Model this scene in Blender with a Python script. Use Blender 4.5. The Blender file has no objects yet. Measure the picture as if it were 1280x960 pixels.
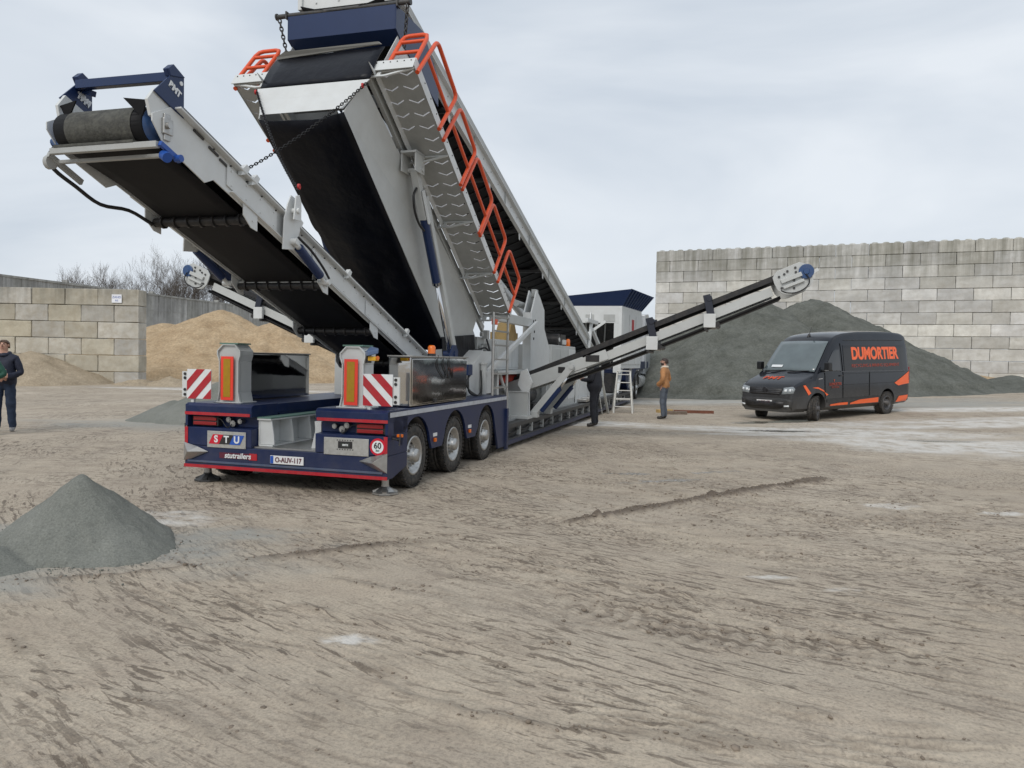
import bpy, bmesh, math, random
import numpy as np
from mathutils import Vector, Matrix
from mathutils.geometry import tessellate_polygon
random.seed(7); RNG = np.random.default_rng(7)
S = bpy.context.scene; COL = S.collection
R = math.radians
# ---------------------------------------------------------------- camera
PITCH, ROLL, CAM_H, FPX = 1.87, 1.2, 1.6, 952.0
_p, _a = R(PITCH), R(ROLL)
_f = Vector((0, math.cos(_p), -math.sin(_p))); _r0 = Vector((1, 0, 0)); _u0 = Vector((0, math.sin(_p), math.cos(_p)))
_r = _r0*math.cos(_a) + _u0*math.sin(_a); _u = -_r0*math.sin(_a) + _u0*math.cos(_a)
cd = bpy.data.cameras.new('camera'); cam = bpy.data.objects.new('camera', cd); COL.objects.link(cam)
cam.matrix_world = Matrix(((_r.x, _u.x, -_f.x, 0), (_r.y, _u.y, -_f.y, 0), (_r.z, _u.z, -_f.z, CAM_H), (0, 0, 0, 1)))
cd.sensor_width = 36; cd.lens = 36*FPX/1280; cd.clip_end = 3000; cd.clip_start = .05
S.camera = cam
# ---------------------------------------------------------------- overcast sky and weak soft sun
SUN_EL, SUN_AZ = R(42), R(200)       # azimuth clockwise from +Y
W = bpy.data.worlds.new('World'); S.world = W; W.use_nodes = True
nt = W.node_tree; nt.nodes.clear(); N = nt.nodes.new; Lk = nt.links.new
out = N('ShaderNodeOutputWorld'); bg = N('ShaderNodeBackground'); sky = N('ShaderNodeTexSky')
sky.sky_type = 'NISHITA'; sky.sun_disc = False; sky.sun_elevation = SUN_EL; sky.sun_rotation = SUN_AZ
sky.dust_density = 3; sky.ozone_density = 1.5
tc = N('ShaderNodeTexCoord'); mp = N('ShaderNodeMapping'); mp.inputs['Scale'].default_value = (1, 1, 3.2)
Lk(tc.outputs['Generated'], mp.inputs['Vector'])
n1 = N('ShaderNodeTexNoise'); n1.inputs['Scale'].default_value = 1.6; n1.inputs['Detail'].default_value = 5; n1.inputs['Roughness'].default_value = .5
n1.inputs['Distortion'].default_value = .6
Lk(mp.outputs[0], n1.inputs['Vector'])
cr = N('ShaderNodeValToRGB'); e = cr.color_ramp.elements
e[0].position = .34; e[0].color = (4.75, 5.35, 6.1, 1); e[1].position = .68; e[1].color = (7.0, 7.4, 7.85, 1)
Lk(n1.outputs['Fac'], cr.inputs['Fac'])
mx = N('ShaderNodeMix'); mx.data_type = 'RGBA'; mx.inputs['Factor'].default_value = .93      # cloud deck over the blue sky
Lk(sky.outputs[0], mx.inputs['A']); Lk(cr.outputs[0], mx.inputs['B'])
bg.inputs['Strength'].default_value = .105
Lk(mx.outputs['Result'], bg.inputs['Color']); Lk(bg.outputs[0], out.inputs['Surface'])
sd = bpy.data.lights.new('sun', 'SUN'); sd.energy = 1.4; sd.angle = R(28); sd.color = (1, .96, .9)
sun = bpy.data.objects.new('sun', sd); COL.objects.link(sun)
sun.rotation_euler = (R(90)-SUN_EL, 0, math.pi-SUN_AZ); sun.location = (0, 0, 60)
S.view_settings.view_transform = 'Standard'; S.view_settings.look = 'None'
S.view_settings.exposure = 0.18; S.view_settings.gamma = 1
# ---------------------------------------------------------------- materials
MATS = {}
def mat(name, col, rough=.5, metal=0., var=.08, scale=3., bump=0., bscale=40., dirt=0., dirtcol=(.2, .165, .125), spec=.5, coat=0., rnd=0., dirt_z=None, streak=None, uneven=0.):
    """painted / rough surface: colour with grain, blotches, optional dust and relief"""
    if name in MATS: return MATS[name]
    m = bpy.data.materials.new(name); m.use_nodes = True; t = m.node_tree; n = t.nodes.new; l = t.links.new
    b = t.nodes['Principled BSDF']; b.inputs['Roughness'].default_value = rough; b.inputs['Metallic'].default_value = metal
    b.inputs['Specular IOR Level'].default_value = spec; b.inputs['Coat Weight'].default_value = coat; b.inputs['Coat Roughness'].default_value = .08
    g = n('ShaderNodeNewGeometry')
    no = n('ShaderNodeTexNoise'); no.inputs['Scale'].default_value = scale; no.inputs['Detail'].default_value = 6; no.inputs['Roughness'].default_value = .62
    l(g.outputs['Position'], no.inputs['Vector'])
    mr = n('ShaderNodeMapRange'); mr.inputs['From Min'].default_value = .3; mr.inputs['From Max'].default_value = .7
    mr.inputs['To Min'].default_value = 1-var; mr.inputs['To Max'].default_value = 1+var; mr.clamp = True
    l(no.outputs['Fac'], mr.inputs['Value'])
    hs = n('ShaderNodeHueSaturation'); hs.inputs['Color'].default_value = (*col, 1); l(mr.outputs[0], hs.inputs['Value'])
    c = hs.outputs['Color']
    if rnd:
        oi = n('ShaderNodeObjectInfo'); m2 = n('ShaderNodeMapRange'); m2.inputs['To Min'].default_value = 1-rnd; m2.inputs['To Max'].default_value = 1+rnd
        l(oi.outputs['Random'], m2.inputs['Value']); h2 = n('ShaderNodeHueSaturation'); l(c, h2.inputs['Color']); l(m2.outputs[0], h2.inputs['Value'])
        ml = n('ShaderNodeMath'); ml.operation = 'MULTIPLY'; ml.inputs[1].default_value = 7.31; l(oi.outputs['Random'], ml.inputs[0])
        fr = n('ShaderNodeMath'); fr.operation = 'FRACT'; l(ml.outputs[0], fr.inputs[0])
        m3 = n('ShaderNodeMapRange'); m3.inputs['To Min'].default_value = .45; m3.inputs['To Max'].default_value = 1.45; l(fr.outputs[0], m3.inputs['Value']); l(m3.outputs[0], h2.inputs['Saturation'])
        c = h2.outputs['Color']
    if dirt:
        n2 = n('ShaderNodeTexNoise'); n2.inputs['Scale'].default_value = scale*2.3; n2.inputs['Detail'].default_value = 9; n2.inputs['Roughness'].default_value = .7
        l(g.outputs['Position'], n2.inputs['Vector'])
        r2 = n('ShaderNodeMapRange'); r2.inputs['From Min'].default_value = .42; r2.inputs['From Max'].default_value = .72; r2.inputs['To Max'].default_value = dirt; l(n2.outputs['Fac'], r2.inputs['Value'])
        fac = r2.outputs[0]
        if dirt_z:      # splash dirt thrown up from the ground
            sx = n('ShaderNodeSeparateXYZ'); l(g.outputs['Position'], sx.inputs[0])
            rz = n('ShaderNodeMapRange'); rz.inputs['From Min'].default_value = dirt_z[0]; rz.inputs['From Max'].default_value = dirt_z[1]
            rz.inputs['To Min'].default_value = dirt_z[2]; rz.inputs['To Max'].default_value = 0; l(sx.outputs['Z'], rz.inputs['Value'])
            ad = n('ShaderNodeMath'); ad.operation = 'ADD'; ad.use_clamp = True; l(fac, ad.inputs[0])
            mu = n('ShaderNodeMath'); mu.operation = 'MULTIPLY'; l(rz.outputs[0], mu.inputs[0]); l(mr.outputs[0], mu.inputs[1]); l(mu.outputs[0], ad.inputs[1]); fac = ad.outputs[0]
        mm = n('ShaderNodeMix'); mm.data_type = 'RGBA'; l(fac, mm.inputs['Factor']); l(c, mm.inputs['A']); mm.inputs['B'].default_value = (*dirtcol, 1)
        c = mm.outputs['Result']
        rr = n('ShaderNodeMapRange'); rr.inputs['To Min'].default_value = rough; rr.inputs['To Max'].default_value = .85; l(fac, rr.inputs['Value']); l(rr.outputs[0], b.inputs['Roughness'])
    if streak:      # vertical run-off stains: (z0, z1, colour, strength)
        mp = n('ShaderNodeMapping'); mp.inputs['Scale'].default_value = (2.2, 2.2, .12); l(g.outputs['Position'], mp.inputs['Vector'])
        n3 = n('ShaderNodeTexNoise'); n3.inputs['Scale'].default_value = 1.; n3.inputs['Detail'].default_value = 6; n3.inputs['Roughness'].default_value = .65; l(mp.outputs[0], n3.inputs['Vector'])
        r3 = n('ShaderNodeMapRange'); r3.inputs['From Min'].default_value = .30; r3.inputs['From Max'].default_value = .62; l(n3.outputs['Fac'], r3.inputs['Value'])
        sx = n('ShaderNodeSeparateXYZ'); l(g.outputs['Position'], sx.inputs[0])
        rz = n('ShaderNodeMapRange'); rz.inputs['From Min'].default_value = streak[0]; rz.inputs['From Max'].default_value = streak[1]; rz.inputs['To Max'].default_value = streak[3]; l(sx.outputs['Z'], rz.inputs['Value'])
        mu = n('ShaderNodeMath'); mu.operation = 'MULTIPLY'; l(r3.outputs[0], mu.inputs[0]); l(rz.outputs[0], mu.inputs[1])
        mm = n('ShaderNodeMix'); mm.data_type = 'RGBA'; l(mu.outputs[0], mm.inputs['Factor']); l(c, mm.inputs['A']); mm.inputs['B'].default_value = (*streak[2], 1); c = mm.outputs['Result']
    l(c, b.inputs['Base Color'])
    if bump or uneven:
        prev = None
        for st, sc_, dist in ((bump, bscale, .01), (uneven, 1.7, .05)):
            if not st: continue
            nb = n('ShaderNodeTexNoise'); nb.inputs['Scale'].default_value = sc_; nb.inputs['Detail'].default_value = 5; l(g.outputs['Position'], nb.inputs['Vector'])
            bp = n('ShaderNodeBump'); bp.inputs['Strength'].default_value = st; bp.inputs['Distance'].default_value = dist; l(nb.outputs['Fac'], bp.inputs['Height'])
            if prev: l(prev, bp.inputs['Normal'])
            prev = bp.outputs[0]
        l(prev, b.inputs['Normal'])
    MATS[name] = m; return m
def emit(name, col, st):
    if name in MATS: return MATS[name]
    m = mat(name, col, .4); b = m.node_tree.nodes['Principled BSDF']
    b.inputs['Emission Color'].default_value = (*col, 1); b.inputs['Emission Strength'].default_value = st; return m
# ---------------------------------------------------------------- mesh builder
V = Vector
class MB:
    def __init__(s): s.v = []; s.f = []; s.mi = []; s.cur = 0; s.sm = []
    def add(s, vs, fs, smooth=False):
        o = len(s.v); s.v += [tuple(x) for x in vs]; s.f += [tuple(o+i for i in q) for q in fs]
        s.mi += [s.cur]*len(fs); s.sm += [smooth]*len(fs); return s
    def m(s, i): s.cur = i; return s
    def box(s, a, b):
        (x0, y0, z0), (x1, y1, z1) = a, b
        x0, x1 = min(x0, x1), max(x0, x1); y0, y1 = min(y0, y1), max(y0, y1); z0, z1 = min(z0, z1), max(z0, z1)
        return s.add([(x0,y0,z0),(x1,y0,z0),(x1,y1,z0),(x0,y1,z0),(x0,y0,z1),(x1,y0,z1),(x1,y1,z1),(x0,y1,z1)],
                     [(0,3,2,1),(4,5,6,7),(0,1,5,4),(1,2,6,5),(2,3,7,6),(3,0,4,7)])
    def beam(s, p, q, w, h, up=(0, 0, 1), shift=(0, 0)):
        """box section w (sideways) x h (along up) from p to q"""
        p, q, up = V(p), V(q), V(up); d = (q-p).normalized(); sd = d.cross(up)
        if sd.length < 1e-4: sd = d.cross(V((1, 0, 0)))
        sd.normalize(); uu = sd.cross(d).normalized(); o = sd*shift[0]+uu*shift[1]
        c = [(-w/2, -h/2), (w/2, -h/2), (w/2, h/2), (-w/2, h/2)]
        vs = [p+o+sd*a+uu*b for a, b in c]+[q+o+sd*a+uu*b for a, b in c]
        return s.add(vs, [(0,1,2,3),(7,6,5,4),(0,4,5,1),(1,5,6,2),(2,6,7,3),(3,7,4,0)])
    def sect(s, p, q, prof, up=(0, 0, 1), close=True):
        """extrude a 2d profile (side, up) from p to q"""
        p, q, up = V(p), V(q), V(up); d = (q-p).normalized(); sd = d.cross(up).normalized(); uu = sd.cross(d).normalized(); n = len(prof)
        vs = [p+sd*a+uu*b for a, b in prof]+[q+sd*a+uu*b for a, b in prof]
        fs = [(i, i+n, (i+1) % n+n, (i+1) % n) for i in range(n)]
        for tri in tessellate_polygon([[V((a, b, 0)) for a, b in prof]]):
            fs.append(tuple(tri)); fs.append(tuple(i+n for i in reversed(tri)))
        return s.add(vs, fs)
    def cyl(s, p, q, r, n=12, r2=None, cap=True):
        p, q = V(p), V(q); d = (q-p).normalized(); a = d.cross(V((0, 0, 1)))
        if a.length < 1e-3: a = d.cross(V((1, 0, 0)))
        a.normalize(); b = d.cross(a); r2 = r if r2 is None else r2
        vs = []
        for c, rr in ((p, r), (q, r2)):
            vs += [c+(a*math.cos(t)+b*math.sin(t))*rr for t in (2*math.pi*i/n for i in range(n))]
        s.add(vs, [(i, (i+1) % n, (i+1) % n+n, i+n) for i in range(n)], True)
        if cap: s.add(vs[:n], [tuple(range(n-1, -1, -1))]); s.add(vs[n:], [tuple(range(n))])
        return s
    def tube(s, pts, r, n=8, close=False):
        pts = [V(p) for p in pts]; vs = []; m = len(pts); prev = None
        for i, p in enumerate(pts):
            if close: d = pts[(i+1) % m]-pts[i-1]
            else: d = pts[min(i+1, m-1)]-pts[max(i-1, 0)]
            d.normalize()
            a = prev-d*prev.dot(d) if prev else d.cross(V((.13, .21, 1)))
            if a.length < 1e-3: a = d.cross(V((1, 0, 0)))
            a.normalize(); prev = a; b = d.cross(a)
            rr = r[i] if hasattr(r, '__len__') else r
            vs += [p+(a*math.cos(t)+b*math.sin(t))*rr for t in (2*math.pi*k/n for k in range(n))]
        fs = []
        for i in range(m if close else m-1):
            for k in range(n):
                j = (i+1) % m; fs.append((i*n+k, i*n+(k+1) % n, j*n+(k+1) % n, j*n+k))
        s.add(vs, fs, True)
        if not close: s.add(vs[:n], [tuple(range(n-1, -1, -1))]); s.add(vs[-n:], [tuple(range(n))])
        return s
    def hose(s, pts, r, n=8):
        """tube along a smooth curve through the points"""
        P = [V(p) for p in pts]; P = [P[0]*2-P[1]]+P+[P[-1]*2-P[-2]]; out_ = []
        for i in range(1, len(P)-2):
            a, b, c, d = P[i-1:i+3]
            for t in (0, .25, .5, .75): out_.append(.5*((2*b)+(c-a)*t+(2*a-5*b+4*c-d)*t*t+(3*b-a-3*c+d)*t**3))
        return s.tube(out_+[P[-2]], r, n)
    def plate(s, poly, off, holes=()):
        """planar 3d polygon thickened along the vector off, with holes"""
        loops = [[V(p) for p in poly]]+[[V(p) for p in h] for h in holes]; off = V(off)
        flat = [p for l in loops for p in l]; n = len(flat); vs = flat+[p+off for p in flat]
        fs = []
        for t in tessellate_polygon(loops): fs.append(tuple(t)); fs.append(tuple(i+n for i in reversed(t)))
        o = 0
        for l in loops:
            k = len(l); fs += [(o+i, o+(i+1) % k, o+(i+1) % k+n, o+i+n) for i in range(k)]; o += k
        return s.add(vs, fs)
    def lathe(s, c, ax, prof, n=24, smooth=True):
        """prof: (radius, offset along axis)"""
        c, ax = V(c), V(ax).normalized(); a = ax.cross(V((0, 0, 1)))
        if a.length < 1e-3: a = V((1, 0, 0))
        a.normalize(); b = ax.cross(a); vs = []; m = len(prof)
        for r, h in prof: vs += [c+ax*h+(a*math.cos(t)+b*math.sin(t))*r for t in (2*math.pi*k/n for k in range(n))]
        return s.add(vs, [(i*n+k, i*n+(k+1) % n, (i+1)*n+(k+1) % n, (i+1)*n+k) for i in range(m-1) for k in range(n)], smooth)
    def grid(s, P, smooth=True):
        P = np.asarray(P); a, b = P.shape[:2]
        return s.add(P.reshape(-1, 3).tolist(), [(i*b+j, i*b+j+1, (i+1)*b+j+1, (i+1)*b+j) for i in range(a-1) for j in range(b-1)], smooth)
    def mesh(s, name):
        me = bpy.data.meshes.new(name); me.from_pydata(s.v, [], s.f); me.validate()
        bm = bmesh.new(); bm.from_mesh(me); bmesh.ops.recalc_face_normals(bm, faces=bm.faces); bm.to_mesh(me); bm.free()
        return me
    def build(s, name, mats, parent=None, bevel=0., seg=2, sub=0, solid=0.):
        me = bpy.data.meshes.new(name); me.from_pydata(s.v, [], s.f)
        me.polygons.foreach_set('material_index', s.mi); me.polygons.foreach_set('use_smooth', s.sm)
        bm = bmesh.new(); bm.from_mesh(me); bmesh.ops.recalc_face_normals(bm, faces=bm.faces); bm.to_mesh(me); bm.free()
        for mm in (mats if isinstance(mats, (list, tuple)) else [mats]): me.materials.append(mm)
        o = bpy.data.objects.new(name, me); COL.objects.link(o)
        if parent: o.parent = parent
        if solid: d = o.modifiers.new('solid', 'SOLIDIFY'); d.thickness = solid; d.offset = 0
        if bevel: d = o.modifiers.new('bevel', 'BEVEL'); d.width = bevel; d.segments = seg; d.limit_method = 'ANGLE'; d.angle_limit = R(40); d.harden_normals = False
        if sub: d = o.modifiers.new('sub', 'SUBSURF'); d.levels = sub; d.render_levels = sub
        return o
def tag(o, label=None, cat=None, group=None, kind=None):
    if label: o['label'] = label
    if cat: o['category'] = cat
    if group: o['group'] = group
    if kind: o['kind'] = kind
    return o
def empty(name, loc=(0, 0, 0), rz=0., label=None, cat=None, group=None):
    o = bpy.data.objects.new(name, None); COL.objects.link(o); o.location = loc; o.rotation_euler = (0, 0, rz); o.empty_display_size = .3
    return tag(o, label, cat, group)
def inst(me, name, parent=None, loc=(0, 0, 0), rot=(0, 0, 0), scale=(1, 1, 1)):
    o = bpy.data.objects.new(name, me); COL.objects.link(o); o.location = loc; o.rotation_euler = rot; o.scale = scale
    if parent: o.parent = parent
    return o
def text(name, s, size, M4, material, parent=None, ext=.002, bold=0., align='CENTER', squeeze=1., shear=0.):
    """lettering as a thin mesh; M4 maps the text's x (right), y (up), z (out) into the parent"""
    cu = bpy.data.curves.new(name, 'FONT'); cu.body = s; cu.size = size; cu.extrude = ext; cu.align_x = align; cu.align_y = 'CENTER'; cu.offset = bold; cu.shear = shear
    tmp = bpy.data.objects.new('tmp', cu); COL.objects.link(tmp)
    dg = bpy.context.evaluated_depsgraph_get(); me = bpy.data.meshes.new_from_object(tmp.evaluated_get(dg)); bpy.data.objects.remove(tmp)
    me.transform(Matrix.Diagonal((squeeze, 1, 1, 1))); me.transform(M4); me.materials.clear(); me.materials.append(material)
    o = bpy.data.objects.new(name, me); COL.objects.link(o)
    if parent: o.parent = parent
    return o
def frame4(o, x, y):
    x, y = V(x).normalized(), V(y).normalized(); z = x.cross(y).normalized(); y = z.cross(x)
    return Matrix(((x.x, y.x, z.x, o[0]), (x.y, y.y, z.y, o[1]), (x.z, y.z, z.z, o[2]), (0, 0, 0, 1)))
# smooth 2d value noise for terrain work
def vnoise(x, y, seed=0):
    xi = np.floor(x).astype(np.int64); yi = np.floor(y).astype(np.int64); fx = x-xi; fy = y-yi
    fx = fx*fx*(3-2*fx); fy = fy*fy*(3-2*fy)
    def h(a, b):
        n = (a*374761393+b*668265263+seed*974711) & 0xffffffff; n = ((n ^ (n >> 13))*1274126177) & 0xffffffff
        return ((n ^ (n >> 16)) & 0xffff)/65535.
    return (h(xi, yi)*(1-fx)+h(xi+1, yi)*fx)*(1-fy)+(h(xi, yi+1)*(1-fx)+h(xi+1, yi+1)*fx)*fy
def fbm(x, y, oct=4, seed=0, gain=.5):
    a, s, t = 1., 0., 0.
    for i in range(oct): s = s+a*(vnoise(x*2**i, y*2**i, seed+i*17)-.5); t += a; a *= gain
    return s/t*2
def sstep(a, b, x): t = np.clip((x-a)/(b-a), 0, 1); return t*t*(3-2*t)
def rise(x, y):
    """the yard climbs gently towards the right-hand block wall"""
    t = np.asarray(x)*.95+np.asarray(y)*.3-14.8; sp = np.where(t > 30, t, np.log1p(np.exp(np.minimum(t, 30)*1.)))
    return .8*(1-np.exp(-.056*sp))
def gz(x, y): return float(rise(np.float64(x), np.float64(y)))
# ================================================================ ground
def graded(lo, hi, fine0, fine1, step, grow, far):
    a = list(np.arange(fine0, fine1+1e-6, step)); s = step; x = a[-1]
    while x < hi: s = min(s*grow, far); x += s; a.append(x)
    s = step; x = a[0]; b = []
    while x > lo: s = min(s*grow, far); x -= s; b.append(x)
    return np.array(b[::-1]+a)
gx = graded(-420, 420, -5.2, 5.6, .02, 1.07, 40)
yl = [2.3]
while yl[-1] < 62: yl.append(yl[-1]+max(.0125, .0056*yl[-1]))
s_ = .4
while yl[-1] < 900: s_ = min(s_*1.12, 60); yl.append(yl[-1]+s_)
yb = [2.3]; s_ = .05
while yb[-1] > -60: s_ = min(s_*1.3, 12); yb.append(yb[-1]-s_)
gy = np.array(yb[:0:-1]+yl)
GX, GY = np.meshgrid(gx, gy)
Z = rise(GX, GY)+.02*fbm(GX*.22, GY*.22, 3, 3)*sstep(2, 14, GY)+.010*fbm(GX*1.1, GY*1.1, 3, 9)
soil_dark = np.zeros_like(Z)
near = 1-sstep(22, 45, GY)
def tyre(cx, cy, rad, a0, a1, wid, seed, depth=.016, ribs=6, lug=.0):
    """tyre track along an arc of a circle: pressed lane with longitudinal ribs, thrown crumbs on the lips"""
    global Z, soil_dark
    dx, dy = GX-cx, GY-cy; rr = np.hypot(dx, dy); d = rr-rad+.05*np.sin(rr*0+np.arctan2(dy, dx)*40+seed)
    th = np.degrees(np.arctan2(dy, dx)); m = (np.abs(d) < wid) & (th > a0) & (th < a1)
    if not m.any(): return
    dd = d[m]; s = np.radians(th[m])*rad; e = np.clip((th[m]-a0)/4, 0, 1)*np.clip((a1-th[m])/4, 0, 1)
    lane = 1-sstep(wid*.42, wid*.55, np.abs(dd)); patch = np.clip(.5+1.3*fbm(s*.55+seed*9.1, dd*2.1, 3, seed), 0, 1)
    rib = np.sin(dd/wid*math.pi*ribs*1.0+seed)
    brk = np.clip(.40+1.9*fbm(s*4.2, dd*17+seed, 3, seed+5), 0, 1)
    h = lane*patch*(-depth*.5+depth*.75*rib*brk)
    lg = 0
    if lug:         # chevron lugs of loader tyres
        sg = np.tanh(4*np.sin(s*2*math.pi/.125+np.abs(dd)/wid*5)); h += lane*patch*lug*sg*.5; lg = lane*patch*np.clip(-sg, 0, 1)*(lug > .01)*.5
    lip = np.exp(-((np.abs(dd)-wid*.52)/(wid*.07))**2)*np.clip(.2+2.2*fbm(s*3.1, dd*3+seed, 3, seed+9), 0, 1)*patch
    h += lip*depth*1.5
    Z[m] += h*e*near[m]
    dark = lane*patch*np.clip(-rib, 0, 1)*np.clip(brk*1.5-.45, 0, 1)*.8+lip*.5+lg  # groove bottoms, lug prints and lips are coloured darker
    soil_dark[m] = np.maximum(soil_dark[m], dark*e)
k = 0
# broad sweeps of wheel loaders turning in the yard
for (cx, cy, r0, n, a0, a1) in ((5., 13., 5.0, 4, -150, -30), (5.4, 13.2, 7.9, 5, -158, -40), (4.6, 13.4, 10.9, 4, -130, -55), (-10, -13, 20.6, 5, 25, 75), (14, 22, 16.5, 4, -168, -100), (-22, 4, 25.2, 3, -20, 32), (3, 30, 19.5, 3, -112, -50)):
    for j in range(n):
        k += 1; tyre(cx, cy, r0+j*.62+.2*math.sin(k*2.3), a0+6*math.sin(k), a1+6*math.cos(k*1.7), .56+.12*math.sin(k*5.1), k, .010+.003*math.sin(k*3.3), 15+k % 5, .006 if k % 3 == 0 else 0)
for j, (cx, cy, r0, a0, a1, wd, lg_) in enumerate(((2.9, 12.3, 3.75, -95, -12, .5, .011), (2.7, 12.4, 4.75, -88, -25, .45, .0105), (5., 13., 9.3, -122, -88, .4, .0105))):
    tyre(cx, cy, r0, a0, a1, wd, 70+j, .012, 5, lg_)
# a rope of pushed-up soil across the yard (grader windrow) and some smaller ones
def windrow(pts, wid, ht, seed, dk=.9):
    global Z, soil_dark
    P = np.array(pts)
    for (x0, y0), (x1, y1) in zip(P[:-1], P[1:]):
        L = math.hypot(x1-x0, y1-y0); t = ((GX-x0)*(x1-x0)+(GY-y0)*(y1-y0))/L/L; d = np.abs((GX-x0)*(y1-y0)-(GY-y0)*(x1-x0))/L
        m = (t >= -.02) & (t <= 1.02) & (d < wid*2.4)
        if not m.any(): continue
        s = t[m]*L+seed*3.7+x0; w = wid*np.clip(.75+.8*fbm(s*1.3, s*0, 3, seed), .2, 1.6)
        g = np.exp(-(d[m]/w)**2)*np.clip(.65+1.1*fbm(s*.8+5, d[m]*2, 3, seed+3), 0, 1.3)
        g = np.minimum(g, .9)*(1+.35*fbm(GX[m]*14, GY[m]*14, 2, seed+8))
        Z[m] = np.maximum(Z[m], Z[m]+g*ht); soil_dark[m] = np.maximum(soil_dark[m], np.clip(g*1.2, 0, 1)*dk)
windrow([(-2.0, 5.85), (-.42, 6.75), (.9, 7.7), (2.45, 9.1), (4.4, 10.6)], .15, .045, 1, 1.3)
windrow([(-5.2, 4.7), (-3.2, 5.2), (-2.0, 5.85)], .08, .02, 2, .8)
windrow([(-1.2, 6.0), (1.5, 6.9), (3.2, 7.2)], .04, .012, 3, .4)
windrow([(2.6, 3.3), (1.2, 3.15), (.3, 3.25)], .08, .015, 5, .5)
windrow([(4.9, 6.9), (5.6, 7.7), (6.0, 8.6)], .14, .03, 6, .6)
# crumbs and clods everywhere
cl = np.clip(fbm(GX*3.3, GY*3.3, 4, 41)*1.7-.15, 0, 1)*np.clip(.5+fbm(GX*.5, GY*.5, 2, 43)*1.6, 0, 1)
Z += near*(.012*cl*(1+fbm(GX*20, GY*20, 2, 45))+.006*fbm(GX*14, GY*14, 3, 47)); soil_dark = np.maximum(soil_dark, cl*.38)
def blob(cx, cy, rx, ry, seed, rot=0., soft=.5):
    c, s = math.cos(rot), math.sin(rot); u = ((GX-cx)*c+(GY-cy)*s)/rx; v = (-(GX-cx)*s+(GY-cy)*c)/ry
    d = np.hypot(u, v)+.7*fbm(GX/rx*2.2+seed, GY/ry*2.2, 4, seed)
    return 1-sstep(1-soft, 1+soft*.3, d)
chalk = np.zeros_like(Z); dust = np.zeros_like(Z); pud = np.zeros_like(Z)
for a in ((9.6, 15.4, 4.2, 2.0, 1, -.25), (6.4, 18.4, 4.5, 1.3, 2, -.12), (12.5, 13.6, 4., 1.5, 3, -.25), (13.5, 20.5, 5, 1.6, 61, 0), (1.9, 19.5, 2.4, .9, 4, 0), (4.4, 8.7, .35, .16, 5, 0), (5.5, 8.4, .3, .12, 51, .1),
          (-.87, 4.25, .16, .08, 6, .1), (4.2, 30, 7, 1.2, 7, 0), (-8, 29.5, 5, 1.2, 8, 0), (-3.4, 7.3, .8, .35, 9, .1), (15, 25, 6, 1.3, 10, 0), (2.0, 5.7, .2, .06, 11, 0), (-12, 33, 6, 1.2, 12, 0), (2.4, 5.4, .16, .05, 13, 0)):
    chalk = np.maximum(chalk, blob(*a, soft=.55))
for a in ((-3.5, 6.1, 1.55, .95, 21), (-4.6, 6.4, 1.4, .6, 22), (-2.5, 6.7, .7, .35, 23), (-3.9, 5.2, 1.0, .5, 24), (8, 30, 12, 2.2, 25), (17, 28, 8, 2.4, 26), (-7.6, 17.2, 3, 1.8, 27)):
    dust = np.maximum(dust, blob(*a, soft=.75))
for a in ((2.15, 10.3, .55, .12, 31, .32), (1.75, 10.9, .35, .08, 32, .2), (2.95, 11.1, .4, .07, 33, .3), (9.3, 16.6, .8, .22, 34, -.1), (6.4, 18.4, 1.1, .3, 35, 0), (11.8, 15.2, 1.1, .3, 36, -.1), (7.5, 21.3, 1.6, .5, 37, .5)):
    pud = np.maximum(pud, blob(*a, soft=.35))
Z -= .01*pud
GROUND_Z = Z
me = bpy.data.meshes.new('ground'); nx, ny = len(gx), len(gy)
me.vertices.add(nx*ny); me.vertices.foreach_set('co', np.stack([GX, GY, Z], -1).astype(np.float32).ravel())
ii = np.arange((ny-1)*(nx-1)); r_, c_ = ii//(nx-1), ii % (nx-1); q0 = r_*nx+c_
quads = np.stack([q0, q0+1, q0+nx+1, q0+nx], -1)
me.loops.add(quads.size); me.loops.foreach_set('vertex_index', quads.ravel().astype(np.int32))
me.polygons.add(len(quads)); me.polygons.foreach_set('loop_start', (np.arange(len(quads))*4).astype(np.int32))
me.polygons.foreach_set('use_smooth', np.ones(len(quads), bool)); me.update()
at_ = me.attributes.new('soil', 'FLOAT_COLOR', 'POINT')
at_.data.foreach_set('color', np.stack([soil_dark, chalk, dust, pud], -1).astype(np.float32).ravel())
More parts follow.
